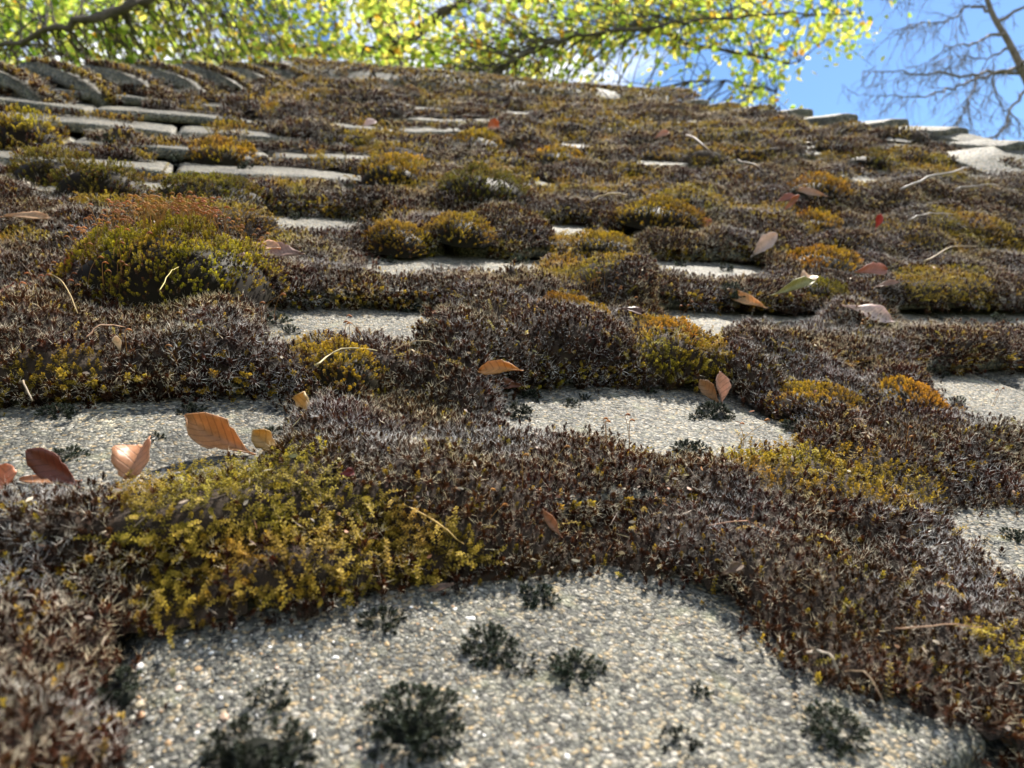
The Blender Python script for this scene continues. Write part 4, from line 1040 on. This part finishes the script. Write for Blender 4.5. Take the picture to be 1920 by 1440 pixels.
LIMBS = [  # px, py, metres, radius
 [(760,330,8.5,.13),(835,215,8.0,.10),(920,145,5.7,.020),(1000,95,5.6,.017),(1080,68,5.6,.014),(1200,52,5.7,.013),(1310,38,5.9,.012),(1480,26,6.0,.008),(1610,30,6.2,.004)],
 [(740,100,9.0,.14),(600,-150,7.0,.10),(420,-70,5.2,.05),(290,-10,4.4,.030),(200,28,4.2,.026),(120,42,4.1,.019),(40,75,4.1,.014),(-120,110,4.3,.011),(-350,60,4.5,.007)],
 [(760,330,8.5,.16),(735,100,9.0,.14),(700,-200,9.0,.11),(650,-600,9.2,.05)],
 [(700,-200,9.0,.10),(1000,-300,8.0,.06),(1400,-260,7.4,.02)],
 [(735,100,9.0,.10),(860,8,8.0,.05),(1000,-4,7.6,.035),(1180,-30,7.2,.02)],
 [(920,145,5.7,.02),(1120,185,6.8,.014),(1330,150,6.7,.009),(1455,175,6.4,.008)],
 [(735,100,9.0,.08),(500,90,7.8,.05),(330,120,7.0,.03),(100,100,6.5,.012)],
 [(600,-150,7.0,.08),(200,-300,6.2,.05),(-300,-300,6.0,.02)],
 [(500,90,7.8,.04),(420,30,7.2,.025),(350,-30,6.9,.012)],
 [(1180,-30,7.2,.025),(1380,-20,6.7,.016),(1560,0,6.4,.008)],
 [(1200,52,6.8,.025),(1340,90,6.6,.016),(1500,120,6.4,.006)],
]
tree_base = wpt(760, 330, 8.5); tree_base = np.array([tree_base[0]-.2, tree_base[1]+.3, -.4])
tree = obj('autumn_tree', None); tree.matrix_basis = Matrix.Translation(tree_base)
tag(tree, 'tree with yellow-green autumn leaves hanging over the roof ridge', 'tree')
V, F = [], []
sk = []
t0 = wpt(760, 330, 8.5)
tr = catmull([np.array([0, 0, -.1]), np.array([.05, -.05, 1.2]), (t0-tree_base)*.8, t0-tree_base], 5)
tube(tr, [.30-.14*k/len(tr) for k in range(len(tr))], 10, V, F)
for L in LIMBS:
    W = [wpt(a, b, c)-tree_base for a, b, c, d in L]; Q = catmull(W, 5); rr = np.interp(np.linspace(0, len(L)-1, len(Q)), range(len(L)), [d for *_, d in L])
    # slight irregularity
    Q = [q+np.array([random.gauss(0, .012) for _ in range(3)]) for q in Q]
    tube(Q, list(rr), 7, V, F); sk += [(q, r) for q, r in zip(Q, rr)]
obj('trunk', mesh('trunk', V, F, M_BARK, smooth=True), tree)
skP = np.array([q for q, r in sk]); skU = np.zeros(len(skP)); skU[:41] += .8; skU[41:76] += .8
CROWN = [(-900, 420), (-900, -900), (1500, -700), (1690, -150), (1668, 45), (1585, 115), (1560, 60), (1500, 110), (1430, 130), (1480, 205), (1420, 215), (1340, 420)]
rg = np.random.default_rng(99)
tv, tf_, lv, lt, lc = [], [], [], [], []
LEAFSH = np.array([(0, 0, 0), (-.34, .28, .07), (-.36, .62, .09), (0, 1.0, -.05), (.36, .62, .09), (.34, .28, .07), (0, .5, -.04)])
LEAFT = np.array([(0, 6, 1), (1, 6, 2), (2, 6, 3), (3, 6, 4), (4, 6, 5), (5, 6, 0)])
PALT = [((.42, .55, .08), .30), ((.62, .66, .10), .34), ((.82, .72, .14), .25), ((.66, .38, .04), .06), ((.14, .24, .02), .07)]
pc = np.array([c for c, p in PALT]); pp = np.array([p for c, p in PALT]); pp /= pp.sum()
nl = 0; made = 0
while made < 1500:
    a, b = rg.uniform(-900, 1690), rg.uniform(-800, 380)
    inview = -60 < a < 1700 and b > -60
    if not inview and rg.random() < .985: continue
    if not inpoly(np.array([a]), np.array([b]), CROWN)[0]: continue
    hole = float(fbm(a/150.+5, b/110., 61, 3))
    thr = .56 if a > 900 else .66
    if hole > thr and rg.random() < .9: continue
    if a < 600 and rg.random() < .3: continue
    if a > 1250 and rg.random() < min(.75, (a-1250)/500): continue
    dpt = rg.uniform(5.6, 7.8) if a > 350 else rg.uniform(4.4, 6.6)
    if a > 1150: dpt = rg.uniform(6.0, 7.4)
    Pc = wpt(a, b, dpt)-tree_base
    d2 = ((skP-Pc)**2).sum(1)+skU; j = int(np.argmin(d2)); q = skP[j]; skU[j] += .35
    made += 1
    # twig from the nearest limb out to the cluster
    mid = (q+Pc)/2+np.array([rg.normal()*.08, rg.normal()*.08, .10+rg.normal()*.06])
    dirv = (Pc-mid); dirv /= np.linalg.norm(dirv)+1e-6
    end = Pc+dirv*rg.uniform(.15, .4)+np.array([0, 0, -rg.uniform(0, .12)])
    pth = catmull([q, mid, Pc, end], 3)
    tube(pth, list(np.linspace(.0055, .0018, len(pth))), 3, tv, tf_)
    g = rg.random()
    for k in range(int(rg.integers(9, 17))):
        f = rg.random(); base = mid+(Pc-mid)*(0.35+.65*f) if rg.random() < .45 else Pc+(end-Pc)*f
        base = base+rg.normal(size=3)*np.array([.09, .09, .08])
        sz = rg.uniform(.045, .086)
        ax = rg.normal(size=3)+np.array([0, 0, -.8]); ax /= np.linalg.norm(ax)
        nn = rg.normal(size=3)+np.array([.2, -.3, .5]); nn -= ax*(nn@ax); nn /= np.linalg.norm(nn); sx = np.cross(ax, nn)
        v = base+(LEAFSH[:, :1]*sx*.95+LEAFSH[:, 1:2]*ax+LEAFSH[:, 2:]*nn)*sz
        c = pc[rg.choice(len(pc), p=pp)]*rg.uniform(.75, 1.2)
        if a < 260 and rg.random() < .6: c = pc[rg.choice([0, 0, 1, 4])]
        lv.append(v); lt.append(LEAFT+nl*7); lc.append(np.tile(c, (7, 1))); nl += 1
obj('twigs', mesh('twigs', tv, tf_, M_BARK), tree)
obj('crown', fast_mesh('crown', np.vstack(lv), np.vstack(lt), M_LEAF, np.vstack(lc)), tree)
print('tree leaves', nl)

# the bare tree at the right
bt = obj('bare_tree', None)
tag(bt, 'leafless tree with drooping grey-brown twigs at the right edge', 'tree')
BD = 6.0
b_top = [(1800,-260,6.0,.016),(1838,-60,6.0,.017),(1858,20,6.0,.020),(1892,80,6.0,.025),(1930,160,6.0,.034),(1990,300,6.05,.08),(2060,520,6.1,.10)]
bbase = wpt(2060, 520, 6.1); bb = np.array([bbase[0]+.25, bbase[1]+.2, -.4]); bt.matrix_basis = Matrix.Translation(bb)
V, F = [], []
W = [wpt(a, b, c)-bb for a, b, c, d in b_top]+[np.array([0.0, 0, -.1])]; Q = catmull(W, 6)
rr = np.interp(np.linspace(0, len(W)-1, len(Q)), range(len(W)), [d for *_, d in b_top]+[.14]); tube(Q, list(rr), 9, V, F)
obj('trunk', mesh('trunk', V, F, M_BARK2, smooth=True), bt)
BR = [
 [(1915,128,6.0,.034),(1880,132,5.95,.028),(1830,140,5.9,.022),(1760,137,5.85,.017),(1690,138,5.8,.012),(1615,134,5.75,.005)],
 [(1925,140,6.0,.03),(1860,140,6.05,.024),(1800,162,6.0,.019),(1740,178,5.95,.013),(1680,180,5.9,.009),(1608,176,5.85,.004)],
 [(1862,25,6.0,.03),(1820,10,6.1,.02),(1780,38,6.1,.013),(1720,46,6.1,.008),(1678,55,6.1,.003)],
 [(1880,62,6.0,.03),(1840,75,5.8,.018),(1800,85,5.7,.012),(1770,90,5.7,.004)],
 [(1940,150,6.0,.03),(1900,200,5.7,.02),(1880,245,5.6,.016),(1842,262,5.55,.010),(1790,272,5.5,.004)],
 [(1915,128,6.0,.03),(1935,90,5.8,.02),(1990,60,5.7,.012)],[(1872,40,6.0,.03),(1930,10,6.0,.02),(1985,-20,6.0,.012)],
 [(1895,85,6.0,.025),(1850,110,6.2,.014),(1790,105,6.3,.009),(1735,120,6.4,.003)],
 [(1860,142,6.0,.018),(1870,185,5.9,.012),(1905,225,5.8,.008),(1930,255,5.8,.004)],
 [(1838,-40,6,.03),(1780,-50,6,.02),(1720,-20,6,.01),(1660,-10,6,.004)],
 [(1800,-200,6,.03),(1720,-180,6,.02),(1620,-120,6,.006)],[(1930,160,6.0,.03),(2060,120,6,.02),(2200,130,6,.006)],
 [(1830,140,5.9,.016),(1815,190,5.8,.010),(1800,225,5.75,.006),(1785,245,5.7,.003)],
]
rg2 = random.Random(5)
def grow(p, d, L, r, lvl, V, F):
    pts = [np.array(p)]; dd = np.array(d, float)
    n = 5
    for k in range(n):
        dd = dd+np.array([rg2.gauss(0, .13), rg2.gauss(0, .13), rg2.gauss(-.05, .12)]); dd /= np.linalg.norm(dd)
        pts.append(pts[-1]+dd*L/n)
    tube(pts, list(np.linspace(r, r*.35, n+1)), 3 if lvl else 4, V, F)
    if lvl < 2:
        for k in range(rg2.randint(3, 5) if lvl == 0 else rg2.randint(1, 3)):
            i = rg2.randint(1, n); s = rg2.choice((-1, 1)); side = np.cross(dd, np.array([0, 1, 0.2])); side /= np.linalg.norm(side)+1e-6
            nd_ = dd*.7+side*s*.6+np.array([rg2.gauss(0, .25), rg2.gauss(0, .3), -.25])
            nd_ /= np.linalg.norm(nd_); grow(pts[i], nd_, L*rg2.uniform(.35, .6), r*.6, lvl+1, V, F)
for L in BR:
    V, F = [], []
    W = [wpt(a, b, c)-bb for a, b, c, d in L]; Q = catmull(W, 5); rr = np.interp(np.linspace(0, len(L)-1, len(Q)), range(len(L)), [d*.55 for *_, d in L]); Q = [q+np.array([rg2.gauss(0, .010) for _ in range(3)]) for q in Q]; tube(Q, list(rr), 5, V, F)
    for k in range(3, len(Q)):
        for _ in range(2):
            if rg2.random() < .75:
                dv = Q[k]-Q[k-1]; dv = dv/np.linalg.norm(dv); dv = dv*.6+np.array([rg2.gauss(-.1, .45), rg2.gauss(0, .5), rg2.gauss(-.45, .4)]); dv /= np.linalg.norm(dv)
                grow(Q[k], dv, rg2.choice((.10, .16, .25, .42))*rg2.uniform(.7, 1.3), .0036, 0, V, F)
    obj('branch', mesh('branch', V, F, M_BARK2), bt)
